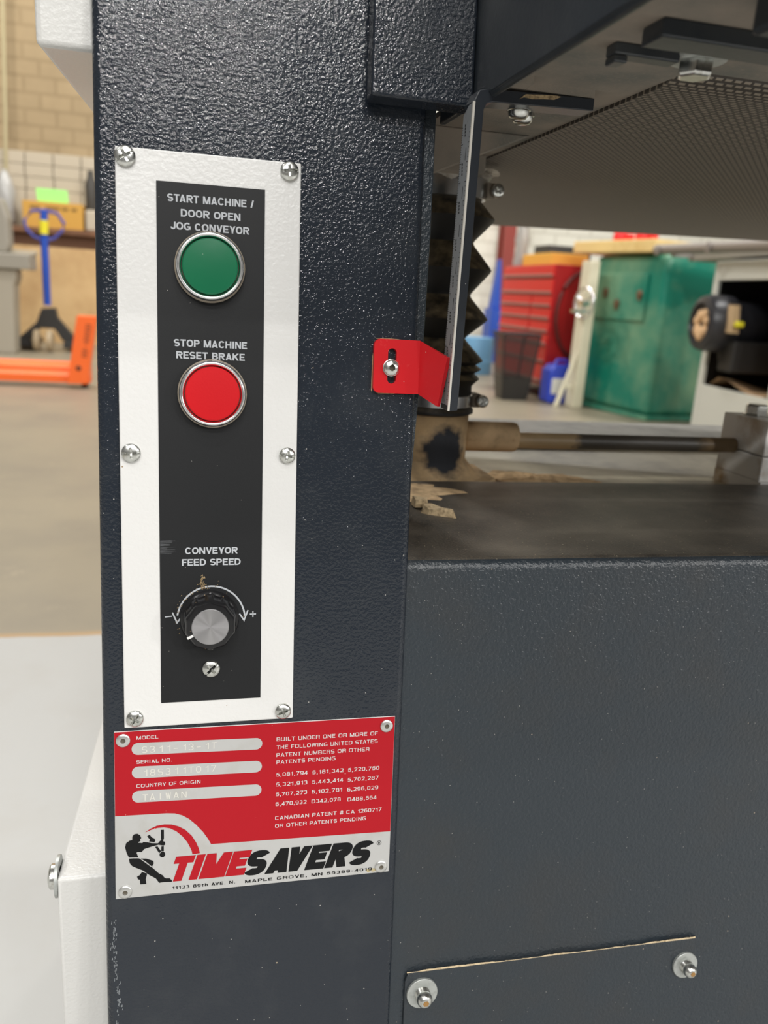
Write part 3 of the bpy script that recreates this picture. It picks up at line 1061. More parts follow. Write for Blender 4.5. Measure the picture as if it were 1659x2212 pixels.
for (x, v) in ((-73.9, 44.4), (73.6, 43.8), (-73.5, -45.2), (73.6, -45.3)):
    q = MB()
    q.screw((x / 1000, -0.0009, v / 1000), .0037, .0016, 'hole', rings=16, seg=48)
    q.build('rivet', [M['rivet'], M['recess']], plate, smooth=0.6)
random.seed(11)
glue = mat('yellowed_glue', (0.45, 0.38, 0.22, 1), 0.5)
q = MB()
for k in range(3):
    if k == 3:
        q.build('glue_stain', glue, plate)
        q = MB()
    x = (-42 + k * 1.3) / 1000 if k > 5 else (.055 + .0036 * k)
    v = -H2 + .0022
    if k <= 2:
        x = .066 + .003 * k
    s = random.uniform(.0008, .0016)
    n = 9
    q.polys([[(x + s * (1 + .3 * random.random()) * math.cos(2 * PI * j / n), v + s * (.8 + .3 * random.random()) * math.sin(2 * PI * j / n)) for j in range(n)]], -0.00101)
q.build('glue_stain', glue, plate)

# ================================================================== RED POINTER BRACKET
pb = post_thing('pointer_bracket', 0.108, -0.0385, 'small red bent metal pointer bracket screwed beside the scale bar', 'pointer')
PB = (0.108, 0, -0.0385)
b = MB(PB)
T3 = .0030
# slotted flat part, built as a ring of pieces round the slot
x0, x1, v0, v1 = 0.0950, 0.1206, -0.0527, -0.0237
sx, sr = 0.1052, 0.0024
s0, s1 = -0.0475, -0.0285


def slot_plate(bm, yf, yb):
    def arcp(cx, cy, r, a0, a1, n=8):
        return [(cx + r * math.cos(math.radians(a0 + (a1 - a0) * i / n)), cy + r * math.sin(math.radians(a0 + (a1 - a0) * i / n))) for i in range(n + 1)]
    c = .0035
    left = [(sx, v1)] + arcp(x0 + c, v1 - c, c, 90, 180) + arcp(x0 + c, v0 + c, c, 180, 270) + [(sx, v0)] + arcp(sx, s0 + sr, sr, 270, 180) + arcp(sx, s1 - sr, sr, 180, 90)
    right = [(sx, v0), (x1, v0), (x1, v1), (sx, v1)] + arcp(sx, s1 - sr, sr, 90, 0) + arcp(sx, s0 + sr, sr, 0, -90)
    for pl_ in (left, right):
        bm.prism(pl_, yf, yb)


slot_plate(b, -T3, 0.0)
tx, ty = 0.1316, -0.0168
nx, ny = ty / math.hypot(tx - x1, ty), -(tx - x1) / math.hypot(tx - x1, ty)
# flange bent forward towards the scale bar
A = [(x1, -T3, v1), (x1, -T3, v0), (x1 + .72 * (tx - x1), -T3 + .72 * (ty - T3 * .55 + T3), -0.0590), (tx, ty - T3 * .55, -0.0330)]
Bk = [(x1 + .0012, 0, v1), (x1 + .0012, 0, v0), (x1 + .0012 + .72 * (tx + T3 * .85 - x1 - .0012), .72 * ty, -0.0590), (tx + T3 * .85, ty, -0.0330)]
b.add(A + Bk, [(0, 1, 2, 3), (7, 6, 5, 4), (0, 3, 7, 4), (1, 5, 6, 2), (3, 2, 6, 7), (0, 4, 5, 1)])
b.build('bracket', M['red_bracket'], pb)
b = MB(PB)
b.screw((0.1047, -T3, -0.0390), .0043, .0034, 'hex', rings=22)
b.lathe([(.0046, 0), (.0046, .0006), (.0042, .0007)], (0.1047, -T3, -0.0390))
b.build('screw', [M['zinc'], M['recess']], pb, smooth=0.5)
b = MB(PB)
b.polys([[(0.0945, -0.0515), (0.0950, -0.0525), (0.0950, -0.031), (0.0947, -0.033)], [(0.099, -0.0532), (0.107, -0.0530), (0.110, -0.0525), (0.097, -0.0525)],
         [(0.0980, -0.0233), (0.106, -0.0231), (0.112, -0.0236), (0.0960, -0.0236)]], -0.0002)
b.build('dust_line', M['dirt'], pb)

# ================================================================== SCALE BAR
RX, RXb, RY0, RY1 = 0.1338, 0.1390, -0.0250, -0.0105
RZ0, RZ1 = 0.6212, 0.7795
sb = thing('scale_bar', (RX, RY0, RZ0), 'thin dark depth scale bar hanging from the conveyor bed beside the red pointer', 'depth scale')
SB = (RX, RY0, RZ0)
b = MB(SB)
out = [(RX, RZ0), (RXb, RZ0 + .0006), (RXb + .0002, 0.7710), (RXb + .0014, 0.7738), (RXb + .0045, 0.7748), (0.1975, 0.7765), (0.1975, 0.7822), (RXb + .001, 0.7806), (RXb - .003, 0.7795), (RX, 0.7745)]
b.prism(out, RY0, RY1)
b.build('bar', M['scale_steel'], sb, bevel=0.0004)
b = MB(SB)
b.prism([(RY0 + .0009, RZ0 + .003), (RY1, RZ0 + .003), (RY1, 0.7700), (RY0 + .0070, 0.7735), (RY0 + .0009, 0.7738)], RX - .0003, RX, 'x')
tp = b.build('scale_tape', M['tape'], sb)
b = MB(SB)
b.prism([(RX - .0005, RZ0 + .0004), (RX + .0006, RZ0 + .0004), (RX + .0006, 0.7742), (RX - .0005, 0.7742)], RY0 - .0003, RY0 + .0010)
b.build('front_edge', M['bright_edge'], sb)  # pale strip along the front corner of the bar
b = MB(SB)
z, i = RZ0 + .006, 0
while z < 0.765:
    ln = .0028 if i % 8 == 0 else (.0018 if i % 4 == 0 else .0010)
    b.prism([(RY1 - ln, z), (RY1 - .0001, z), (RY1 - .0001, z + .00028), (RY1 - ln, z + .00028)], RX - .00042, RX - .0003, 'x')
    if i % 2 == 0:
        l2 = .0022 if i % 8 == 0 else .0012
        b.prism([(RY0 + .0014, z), (RY0 + .0014 + l2, z), (RY0 + .0014 + l2, z + .00028), (RY0 + .0014, z + .00028)], RX - .00042, RX - .0003, 'x')
    if i % 16 == 3:
        for q in range(4):
            yy = RY1 - .0062 + q * .0003
            b.prism([(yy, z + q * .0016), (yy + .0013, z + q * .0016), (yy + .0013, z + q * .0016 + .0011), (yy, z + q * .0016 + .0011)], RX - .00042, RX - .0003, 'x')
    if i % 16 == 9:
        b.prism([(RY1 - .0088, z), (RY1 - .0084, z), (RY1 - .0084, z + .006), (RY1 - .0088, z + .006)], RX - .00042, RX - .0003, 'x')
    z += .00115
    i += 1
b.build('tick_mark', M['tick'], tp)
for (x, y) in ((0.1625, -0.0115), (0.1690, -0.0010)):
    b = MB(SB)
    b.lathe([(.0062, 0), (.0062, -.0012), (.0055, -.0016), (.0052, -.0036), (.0040, -.0050), (.0018, -.0056)], (x, y, 0.7765), 'z', 32)
    b.build('screw', M['zinc'], sb, smooth=0.6)
b = MB(SB)
b.prism([(0.1570, .7776), (0.1595, .7787), (0.1640, .7783), (0.1700, .7790), (0.1755, .7793), (0.1790, .7809), (0.1765, .7812), (0.1680, .7807), (0.1600, .7800)], RY0 - .0004, RY0 + .0004)
b.build('dust_line', M['dirt'], sb)

# ================================================================== CONVEYOR BED
bed = thing('conveyor_bed', (0.5, 0.3, 0.78), 'raised conveyor bed seen from below with its textured grey belt', 'conveyor bed')
CB = (0.5, 0.3, 0.78)
# front cover leaning with the column
q0 = post_point(0, 0, 0)
b = MB()
b.box(0.0868, 0.1408, -0.0145, -0.0015, 0.0952, 0.36)
cv = b.build('front_cover', M['paint'], bed, bevel=0.0016, seg=3)
cv.matrix_basis = Matrix.Translation(Vector((0, 0, HZ)) - Vector(CB)) @ ROT_POST
b = MB(CB)
b.box(0.1409, 0.1448, -0.30, 0.060, 0.7786, 1.05)
b.tube([(0.1436, -0.30, 0.7796), (0.1436, -0.016, 0.7796)], .0024, 12)
b.build('side_wall', M['smooth_dark'], bed, bevel=0.0008)
b = MB(CB)
b.box(0.1448, 0.2185, -0.30, 0.78, 0.7862, 0.7895)
b.box(0.2185, 0.95, -0.30, -0.075, 0.7862, 0.7895)
b.build('underside_plate', M['dusty_plate'], bed)
b = MB(CB)
b.box(0.1448, 0.1600, -0.035, -0.006, 0.7824, 0.7862)
b.box(0.160, 0.1975, -0.0245, 0.006, 0.7824, 0.7862)
b.build('mounting_pad', M['dusty_plate'], bed)
for (xa, xb, ya, yb, za, zb) in ((0.170, 0.95, -0.1335, -0.1175, 0.7795, 0.7862), (0.1685, 0.1985, -0.1000, -0.0910, 0.7815, 0.7862)):
    b = MB(CB)
    b.box(xa, xb, ya, yb, za, zb)
    if xb < 0.2:
        b.box(xa, xa + .006, ya, yb, za - .003, za)
    b.build('cross_bar', M['smooth_dark'], bed, bevel=0.0008)
b = MB(CB)
b.box(0.185, 0.95, -0.30, -0.165, 0.7730, 0.7862)
b.build('front_crossmember', M['smooth_dark'], bed, bevel=0.002)
b = MB(CB)
b.lathe([(.0125, 0), (.0125, -.0016), (.0118, -.0020), (.006, -.0020)], (0.2090, -0.0950, 0.7862), 'z', 48)
hb = b.build('bolt_washer', M['zinc_pale'], bed, smooth=0.6)
b = MB(CB)
b.lathe([(.0078, -.002), (.0078, -.0075), (.0066, -.0085)], (0.2090, -0.0950, 0.7862), 'z', 6)
b.build('hex_bolt', M['zinc'], bed, bevel=0.0005)
# belt: a loop with rounded near and far ends, left edge along the depth
b = MB(CB)
V, F = [], []
NB = 40
zb, rr = 0.7845, 0.030
loop = []
for k in range(13):                                    # near nose
    a = -PI / 2 - PI * k / 12
    loop.append((0, rr * math.cos(a), zb + rr + rr * math.sin(a)))
loop = loop[::-1]
xs = [0.2190 + (0.95 - 0.2190) * i / 24 for i in range(25)]
for x in xs:
    yn = -0.047
    yf = 0.715 - (x - 0.40) * 0.33 if x > 0.40 else 0.715
    sec = [(yn + q[1], q[2]) for q in loop]
    for k in range(1, NB):
        y = yn + (yf - yn) * k / NB
        sag = 0.0011 * math.sin((y - .1) * 9) * (1 if y > .1 else 0)
        sec.append((y, zb + sag))
    for k in range(13):
        a = -PI / 2 + PI * k / 12
        sec.append((yf + rr * math.cos(a), zb + rr + rr * math.sin(a)))
    V += [(x, p[0], p[1]) for p in sec]
    ns = len(sec)
for i in range(24):
    for k in range(ns):
        k2 = (k + 1) % ns
        F.append((i * ns + k, i * ns + k2, (i + 1) * ns + k2, (i + 1) * ns + k))
F += [tuple(range(ns)), tuple(24 * ns + k for k in range(ns))[::-1]]
b.add(V, F)
b.build('belt', M['belt'], bed, smooth=0.6)
b = MB(CB)
b.box(0.15, 0.215, 0.185, 0.195, 0.772, 0.7862)
b.build('hanger_rail', M['dusty_plate'], bed, bevel=0.001)
b = MB(CB)
b.box(0.095, 0.1480, 0.115, 0.175, 0.762, 1.0)
b.build('gap_filler_block', M['base_paint'], bed, bevel=0.001)  # dark box added to close a bright gap behind the corner strip
b = MB(CB)
b.prism([(0.120, 0.735), (0.150, 0.757), (0.215, 0.7862), (0.120, 0.7862)], 0.10, 0.104)
b.build('hanger_gusset', M['dusty_plate'], bed, bevel=0.001)

# ================================================================== LIFTING SCREW
AX, AY = 0.203, 0.24
ls = thing('lifting_screw', (AX, AY, 0.520), 'lifting screw in a black rubber bellows boot on a dusty cast pedestal', 'lifting screw')
LS = (AX, AY, 0.520)
KN = [(.7830, .029), (.7760, .029), (.7575, .0285), (.7442, .0413), (.7255, .0238), (.7043, .0425), (.6835, .0250), (.6646, .0431), (.6480, .0238), (.6301, .0419), (.6265, .0355), (.6228, .0409), (.6190, .0350), (.6147, .0400), (.6084, .0340), (.5970, .0343), (.5912, .0338), (.5880, .0370), (.5850, .0371), (.5835, .0335)]
pr = []
for i, (z, r) in enumerate(KN):
    if 2 < i < 14:
        zp, rp = KN[i - 1]
        zn, rn = KN[i + 1]
        f = .12
        pr += [(r + (rp - r) * f, z + (zp - z) * f), (r + ((rp + rn) / 2 - r) * f * .35, z), (r + (rn - r) * f, z + (zn - z) * f)]
    else:
        pr.append((r, z))
b = MB(LS)
b.lathe([(r, z) for r, z in pr[::-1]], (AX, AY, 0), 'z', 64)
b.build('bellows', M['rubber'], ls, smooth=0.9)
for (za, zb2, R, nm) in ((.7588, .7747, .0312, 'upper'), (.5905, .6010, .0352, 'lower')):
    b = MB(LS)
    b.lathe([(R, za), (R + .0006, za + .0006), (R + .0006, zb2 - .0006), (R, zb2)], (AX, AY, 0), 'z', 64)
    hc = b.build('hose_clamp', M['band'], ls, smooth=0.6)
    b = MB(LS)
    zc2 = (za + zb2) / 2
    xq = AX + R + .002
    yq = AY - .010
    b.box(xq - .004, xq + .003, yq - .004, yq + .012, zc2 - .006, zc2 + .006)
    b.lathe([(.0055, 0), (.0055, .006)], (xq + .0035, yq - .002, zc2), 'y', 24)
    b.build('clamp_housing', M['dusty_metal'], hc, bevel=0.0008)
    b = MB(LS)
    b.screw((xq + .0035, yq - .008, zc2), .0052, .0030, 'cross', .6, rings=18)
    b.build('clamp_screw', M['zinc'], hc, smooth=0.5)
b = MB(LS)
b.lathe([(.0336, .5290), (.0336, .5845), (.030, .5850)], (AX, AY, 0), 'z', 64)
b.prism([(AX - .055, AY - .040), (AX + .046, AY - .040), (AX + .056, AY - .028), (AX + .056, AY + .030), (AX + .046, AY + .04), (AX - .055, AY + .04)], 0.5206, 0.5300, 'z')
b.lathe([(.050, .5300), (.043, .5330), (.037, .5400), (.0336, .5440)], (AX, AY, 0), 'z', 48, caps=False)
b.build('pedestal', M['cast_dusty'], ls, bevel=0.001, smooth=0.8)
b = MB(LS)
random.seed(3)
V, F = [], []
n, mrow = 26, 6
for j in range(mrow):
    for i in range(n):
        a = -2.6 + 2.5 * i / (n - 1)
        z = .7755 + j * .0010 + .0012 * math.sin(5 * a + j)
        r = .0305 + .0035 * math.sin(3.3 * a + 1.7 * j) + .0015 * j
        V.append((AX + r * math.cos(a), AY + r * math.sin(a), z - (.006 * abs(math.sin(4 * a)) if j == 0 else 0)))
for j in range(mrow - 1):
    for i in range(n - 1):
        F.append((j * n + i, j * n + i + 1, (j + 1) * n + i + 1, (j + 1) * n + i))
b.add(V, F)
b.build('torn_film', M['torn'], ls, smooth=1.0)

# ================================================================== DRIVE SHAFT
ds = thing('drive_shaft', (0.375, AY, 0.5595), 'horizontal dusty drive shaft between the cast pedestal and white block', 'shaft')
DS = (0, AY, 0.5595)
b = MB((0, 0, 0))
b.lathe([(.0118, .2345), (.0134, .2365), (.0134, .2815), (.0128, .2845), (.0100, .2858)], (0, 0, .0028), 'x', 40)
for x in (.2395, .2790):
    b.lathe([(.0013, -.0003), (.0013, .0004)], (x, -.0134, .0028), 'y', 12)
cp = b.build('coupling', M['coupling'], ds, smooth=0.7, loc=(-.375, 0, 0))
b = MB()
b.lathe([(.0072, .284), (.0072, .5150)], (0, 0, 0), 'x', 32)
b.build('shaft_rod', M['shaft'], ds, smooth=0.7, loc=(-.375, 0, 0))

# ================================================================== BEARING BLOCK
bb = thing('bearing_block', (0.56, 0.23, 0.520), 'stained white plastic split bearing block with a hex bolt on top', 'bearing block')
BB = (0.56, 0.23, 0.520)
b = MB(BB)
b.box(0.513, 0.605, 0.1955, 0.262, 0.5331, 0.5560)
b.build('lower_half', M['poly'], bb, bevel=0.0012)
b = MB(BB)
b.box(0.5128, 0.605, 0.1955, 0.262, 0.5572, 0.5890)
b.build('upper_half', M['poly'], bb, bevel=0.0012)
b = MB(BB)
b.lathe([(.0130, .5890), (.0130, .5905), (.0108, .5905), (.0108, .5985), (.0094, .6000)], (0.534, 0.243, 0), 'z', 6)
b.build('hex_bolt', M['zinc'], bb, bevel=0.0005)
b = MB(BB)
b.box(0.513, 0.605, 0.192, 0.262, 0.5200, 0.5331)
b.build('shim', M['poly'], bb)

# ================================================================== SAWDUST AND CHIPS
random.seed(21)


def heap(name, cx, cy, z0, rx, ry, h, m, label, cat, n=40, mr=9):
    bm = MB((cx, cy, z0))
    V, F = [(cx, cy, z0 + h)], []
    for j in range(1, mr + 1):
        for i in range(n):
            a = 2 * PI * i / n
            k = j / mr
            jit = 1 + .18 * math.sin(3 * a + 1) + .12 * math.sin(7 * a + 2) + .14 * random.uniform(-1, 1)
            V.append((cx + rx * k * jit * math.cos(a), cy + ry * k * jit * math.sin(a), z0 + max(0.0001, h * (1 - k ** 1.3) * (1 + .2 * random.uniform(-1, 1)))))
    for i in range(n):
        F.append((0, 1 + i, 1 + (i + 1) % n))
    for j in range(mr - 1):
        for i in range(n):
            a0, b0 = 1 + j * n + i, 1 + j * n + (i + 1) % n
            F.append((a0, a0 + n, b0 + n, b0))
    bm.add(V, F)
    o = bm.build(name, m, smooth=1.2, loc=(cx, cy, z0))
    return tag(o, label, cat, kind='stuff')


heap('sawdust', 0.152, 0.152, 0.533, 0.046, 0.034, 0.0022, M['saw'], 'brown sawdust drifted against the foot of the cast pedestal', 'sawdust')
heap('sawdust_drift', 0.310, 0.245, 0.520, 0.055, 0.040, 0.006, M['saw'], 'tan sawdust heaped on the cream deck under the shaft', 'sawdust')


def chip(pts, z0, h, label):
    cx = sum(p[0] for p in pts) / len(pts)
    cy = sum(p[1] for p in pts) / len(pts)
    bm = MB((cx, cy, z0))
    n = len(pts)
    V = [(p[0], p[1], z0) for p in pts] + [(p[0] * .8 + cx * .2, p[1] * .8 + cy * .2, z0 + h * random.uniform(.6, 1.2)) for p in pts] + [(cx, cy, z0 + h)]
    F = [tuple(range(n))[::-1]] + [(i, (i + 1) % n, (i + 1) % n + n, i + n) for i in range(n)] + [(i + n, (i + 1) % n + n, 2 * n) for i in range(n)]
    bm.add(V, F)
    o = bm.build('wood_chip', M['chip'], loc=(cx, cy, z0))
    tag(o, label, 'wood chip', 'wood chips beside the column')


chip([(.1560, .088), (.1600, .083), (.1780, .073), (.1745, .082), (.1690, .091), (.1650, .096), (.1600, .096)], .533, .005, 'larger pale pointed wood chip lying on the dark base top')
chip([(.1545, .098), (.1590, .098), (.1660, .103), (.1640, .112), (.1590, .116), (.1540, .108)], .534, .006, 'smaller pale wood chip behind the pointed one beside the column')

# ================================================================== WHITE SIDE COVERS
lc = thing('side_cover', (-0.06, 0.15, 0.02), 'white side cover low on the column with sloping shoulder and side bolt', 'machine cover')
LCs = (-0.06, 0.15, 0.02)
b = MB(LCs)
b.prism([(0.0, 0.05), (0.0, 0.3276), (0.2393, 0.2967), (0.40, 0.2760), (0.40, 0.05)], -0.0802, -0.0485, 'x')
b.build('cover_shell', M['white_cover'], lc, bevel=0.0022, seg=3, smooth=0.5)
b = MB(LCs)
cc = (-0.0802, 0.012, 0.3205)
b.lathe([(.0125, 0), (.0125, -.0018), (.005, -.0018)], cc, 'x', 40)
b.build('washer', M['zinc_pale'], lc, smooth=0.6)
b = MB(LCs)
b.lathe([(.0060, 0), (.0060, -.0030)], cc, 'x', 24)
b.screw((cc[0] - .0024, cc[1], cc[2]), .0076, .0048, 'cross', .4, axis='-x')
b.build('bolt', M['zinc'], lc, smooth=0.5)
uc = thing('side_cover', (-0.06, 0.15, 0.78), 'white side cover high on the column with underside sloping inward', 'machine cover')
UCs = (-0.06, 0.15, 0.78)
b = MB(UCs)
b.prism([(0.03, 0.7872), (0.03, 1.12), (0.40, 1.12), (0.40, 0.8060), (0.2436, 0.7980)], -0.0758, -0.0470, 'x')
o = b.build('cover_shell', M['white_cover'], uc, bevel=0.0030, seg=3, smooth=0.5)

# ================================================================== LEFT BACKGROUND
def at(name, x, y, z, label, cat, rz=0.0, group=None):
    return thing(name, (x, y, z), label, cat, group, (0, 0, rz))


jk = at('pallet_truck', -1.28, 7.45, 0.0, 'blue-handled hand pallet truck with black wheel fork frame standing by the plywood', 'pallet truck')
J = (-1.28, 7.45, 0)
b = MB(J)
hp = [(-1.265, 7.47, 1.198), (-1.37, 7.47, 1.185), (-1.430, 7.47, 1.10), (-1.418, 7.47, 1.035), (-1.36, 7.47, 0.975), (-1.275, 7.47, 0.945), (-1.19, 7.47, 0.972), (-1.120, 7.47, 1.045), (-1.105, 7.47, 1.10), (-1.16, 7.47, 1.180)]
b.tube(hp, .014, 10, True)
b.build('handle_loop', M['blue_loop'], jk)
b = MB(J)
b.tube([(-1.267, 7.47, 1.198), (-1.275, 7.47, 0.945), (-1.272, 7.46, 0.40)], .032, 12)
b.build('handle_shaft', M['blue_paint'], jk)
b = MB(J)
b.tube([(-1.270, 7.465, 1.115), (-1.274, 7.465, 1.00)], .0345, 12)
b.build('warning_label', M['yellow'], jk)
b = MB(J)
b.prism([(-1.315, .37), (-1.20, .38), (-1.185, .30), (-1.03, .11), (-1.01, .06), (-1.05, .055), (-1.15, .10), (-1.215, .20), (-1.335, .20), (-1.42, .10), (-1.48, .055), (-1.575, .05), (-1.575, .085), (-1.52, .10), (-1.36, .25)], 7.40, 7.50)
b.box(-1.575, -1.40, 7.38, 7.95, .03, .085)
b.box(-1.14, -0.99, 7.38, 7.95, .03, .085)
b.build('truck_frame', M['black_iron'], jk, bevel=.006)
for x in (-1.355, -1.245):
    b = MB(J)
    b.lathe([(.088, -.022), (.095, -.012), (.095, .012), (.088, .022)], (x, 7.36, .095), 'x', 28)
    b.build('steer_wheel', M['wheel_tan'], jk, smooth=.6)

ot = at('lift_frame', -0.70, 4.95, 0.0, 'orange steel lift frame with a lettered upright, low on the floor', 'lift frame')
O_ = (-0.70, 4.95, 0)
b = MB(O_)
b.prism([(4.90, .028), (4.90, .075), (4.94, .092), (4.94, .120), (5.02, .150), (5.02, .028)], -1.9, -0.63, 'x')
b.build('fork', M['orange'], ot, bevel=.004)
b = MB(O_)
b.prism([(-.760, .028), (-.642, .028), (-.575, .440), (-.690, .440)], 4.86, 4.96)
up = b.build('upright', M['orange'], ot, bevel=.004)
b = MB(O_)
b.screw((-.690, 4.86, .125), .016, .006, 'none', seg=20, rings=4)
b.build('pivot_bolt', M['orange_dark'], ot)
b = MB(O_)
# vertical lettering, too soft in the photo to spell out: rows of small dark marks
d1 = Vector((.056, .346)).normalized()
for k, wk in enumerate((.022, .020, .024, .010, .0, .012, .022, .022, .020, .020, .022, .022, .020)):
    if wk == 0:
        b.build('lettering', M['orange_dark'], ot)
        b = MB(O_)
        continue
    p = Vector((-.672, .195)) + d1 * (.016 * k)
    p.x += .018
    nrm = Vector((d1.y, -d1.x))
    qd = [p - nrm * wk * .8, p + nrm * wk * .8, p + nrm * wk * .8 + d1 * .006, p - nrm * wk * .8 + d1 * .006]
    b.prism([tuple(v) for v in qd], 4.8585, 4.860)
b.build('lettering', M['orange_dark'], ot)
b = MB(O_)
b.lathe([(.030, -.02), (.034, -.012), (.034, .012), (.030, .02)], (-.672, 5.0, .034), 'x', 24)
b.build('caster', M['black_iron'], ot, smooth=.6)

lm = at('cast_iron_machine', -1.72, 7.2, 0.0, 'grey cast iron machine with a flat table in front of the plywood', 'machine')
L_ = (-1.72, 7.2, 0)
b = MB(L_)
b.box(-2.3, -1.315, 6.95, 7.28, .690, .815)
b.build('machine_table', M['machine_grey'], lm, bevel=.01)
b = MB(L_)
b.prism([(-2.2, 0), (-1.475, 0), (-1.455, .55), (-1.43, .62), (-1.43, .690), (-2.2, .690)], 7.0, 7.25)
b.build('pedestal', M['machine_grey_low'], lm, bevel=.012)
b = MB(L_)
b.prism([(-2.2, .815), (-1.50, .815), (-1.475, .88), (-1.475, 1.09), (-1.52, 1.24), (-2.2, 1.26)], 7.02, 7.22)
b.build('machine_head', M['machine_grey'], lm, bevel=.02)
b = MB(L_)
b.box(-1.56, -1.30, 7.16, 7.27, .815, .850)
b.build('pale_fence', M['pale_block'], lm, bevel=.005)

b = MB((-1.3, 8.5, 0))
b.box(-2.6, -0.3, 8.42, 8.55, 0.0, .925)
pw = b.build('plywood_panel', M['plywood'], loc=(-1.3, 8.5, 0))
tag(pw, 'tan plywood panel standing on the floor behind the blue pallet truck', 'plywood')
bn = at('work_shelf', -1.3, 8.6, 0.925, 'brown wooden shelf top above the plywood carrying the carton', 'shelf')
b = MB((-1.3, 8.6, .925))
b.box(-2.6, -0.3, 8.38, 8.98, 1.045, 1.10)
b.build('shelf_board', M['brown_wood'], bn, bevel=.006)
b = MB((-1.3, 8.6, .925))
b.box(-2.6, -0.3, 8.46, 8.96, .925, 1.045)
b.build('shelf_apron', mat('dark_brown_wood', srgb(104, 72, 52), .8), bn)
ct = at('carton', -1.34, 8.6, 1.10, 'ochre cardboard carton on the brown shelf behind the blue handle', 'carton')
b = MB((-1.34, 8.6, 1.10))
b.box(-1.62, -1.065, 8.45, 8.78, 1.10, 1.345)
b.build('carton_body', M['carton'], ct, bevel=.004)
b = MB((-1.34, 8.6, 1.10))
for x0, x1 in ((-1.55, -1.46), (-1.41, -1.28), (-1.26, -1.20), (-1.17, -1.12)):
    b = MB((-1.34, 8.6, 1.10))
    b.box(x0, x1, 8.4485, 8.45, 1.272, 1.300)
    b.build('faded_print', M['carton_ink'], ct)
b = MB((-1.36, 8.7, 1.345))
b.prism([(-1.50, 1.345), (-1.215, 1.345), (-1.225, 1.475), (-1.515, 1.475)], 8.60, 8.606)
o = b.build('green_note', M['tape_green'], loc=(-1.36, 8.7, 1.345))
tag(o, 'bright green paper note standing on top of the ochre carton', 'note')
random.seed(2)
for r in range(4):
    for c in range(4):
        x0 = -1.905 + c * .265 + (.0 if r % 2 == 0 else .006)
        if x0 + .235 > -0.72:
            continue
        b = MB((x0 + .115, 8.86, 1.36 + r * .118))
        b.box(x0, x0 + .256, 8.80, 8.95, 1.36 + r * .118 if r else 1.10, 1.36 + r * .118 + .113)
        o = b.build('pale_block', M['pale_block'], bevel=.004, loc=(x0 + .115, 8.86, 1.36 + r * .118))
        tag(o, 'pale grey block stacked against the tan wall behind the carton', 'block', 'pale blocks stacked against the wall')
b = MB((-1.82, 8.93, 1.1))
b.tube([(-1.84, 8.78, 1.10), (-1.79, 8.78, 2.2), (-1.72, 8.78, 4.5)], .018, 10)
o = b.build('conduit_pipe', M['pipe_tan'], loc=(-1.82, 8.93, 1.1))
tag(o, 'thin tan conduit pipe running up the tan block wall', 'pipe')
b = MB((-1.02, 8.6, 1.10))
b.box(-1.045, -0.90, 8.45, 8.70, 1.10, 1.30)
o = b.build('paper_bag', M['pale_block'], bevel=.02, loc=(-1.02, 8.6, 1.10))
tag(o, 'pale paper bag on the brown shelf next to the carton', 'bag')
b = MB((-1.0, 8.7, 1.30))
b.lathe([(.05, 1.30), (.06, 1.33), (.06, 1.55), (.035, 1.62), (.03, 1.68)], (-1.0, 8.62, 0), 'z', 20)
o = b.build('dark_bottle', M['case_dark'], smooth=.7, loc=(-1.0, 8.7, 1.30))
tag(o, 'dark bottle on the pale bag at the edge of the column', 'bottle')
b = MB((-1.8, 8.6, 1.10))
b.lathe([(.05, 1.10), (.09, 1.16), (.075, 1.30), (.10, 1.42), (.06, 1.55), (.02, 1.62)], (-1.80, 8.62, 0), 'z', 14)
o = b.build('plastic_bundle', M['clear_film'], smooth=1.2, loc=(-1.8, 8.6, 1.10))
tag(o, 'white plastic-wrapped bundle on the brown shelf near the pipe', 'bundle')

# ================================================================== RIGHT BACKGROUND
b = MB((3.55, 8.8, 0))
b.box(3.46, 3.60, 8.74, 8.78, 0, 4.4)
b.box(3.525, 3.535, 8.78, 8.90, 0, 4.4)
b.box(3.46, 3.60, 8.90, 8.94, 0, 4.4)
structure(b.build('steel_column_1', M['column_red'], loc=(3.55, 8.8, 0)))  # red steel column standing before the white wall
b = MB((3.30, 8.6, 0))
b.prism([(3.29, .60), (3.40, .60), (3.375, 1.02), (3.362, 1.14), (3.345, 1.14), (3.335, 1.0)], 8.5, 8.62)
b.box(3.28, 3.40, 8.45, 8.7, 0, .60)
o = b.build('upright_tool', M['blue_paint'], bevel=.01, loc=(3.30, 8.6, 0))
tag(o, 'blue upright tool standing by the white wall behind the bellows', 'tool')
b = MB((2.75, 7.0, 0))
b.lathe([(.15, 0), (.155, .01), (.155, .12), (.16, .125), (.155, .13), (.155, .33), (.15, .345), (.06, .35)], (2.63, 7.0, 0), 'z', 32)
o = b.build('drum', M['drum_blue'], smooth=.6, loc=(2.75, 7.0, 0))
tag(o, 'light blue plastic drum standing on the floor beyond the bellows', 'drum')

# tool chest, drawers facing the camera's left
tcx = 2.50
tch = at('tool_chest', tcx, 5.6, 0.0, 'red rolling tool chest with many drawers beyond the bellows', 'tool chest', -PI / 2)
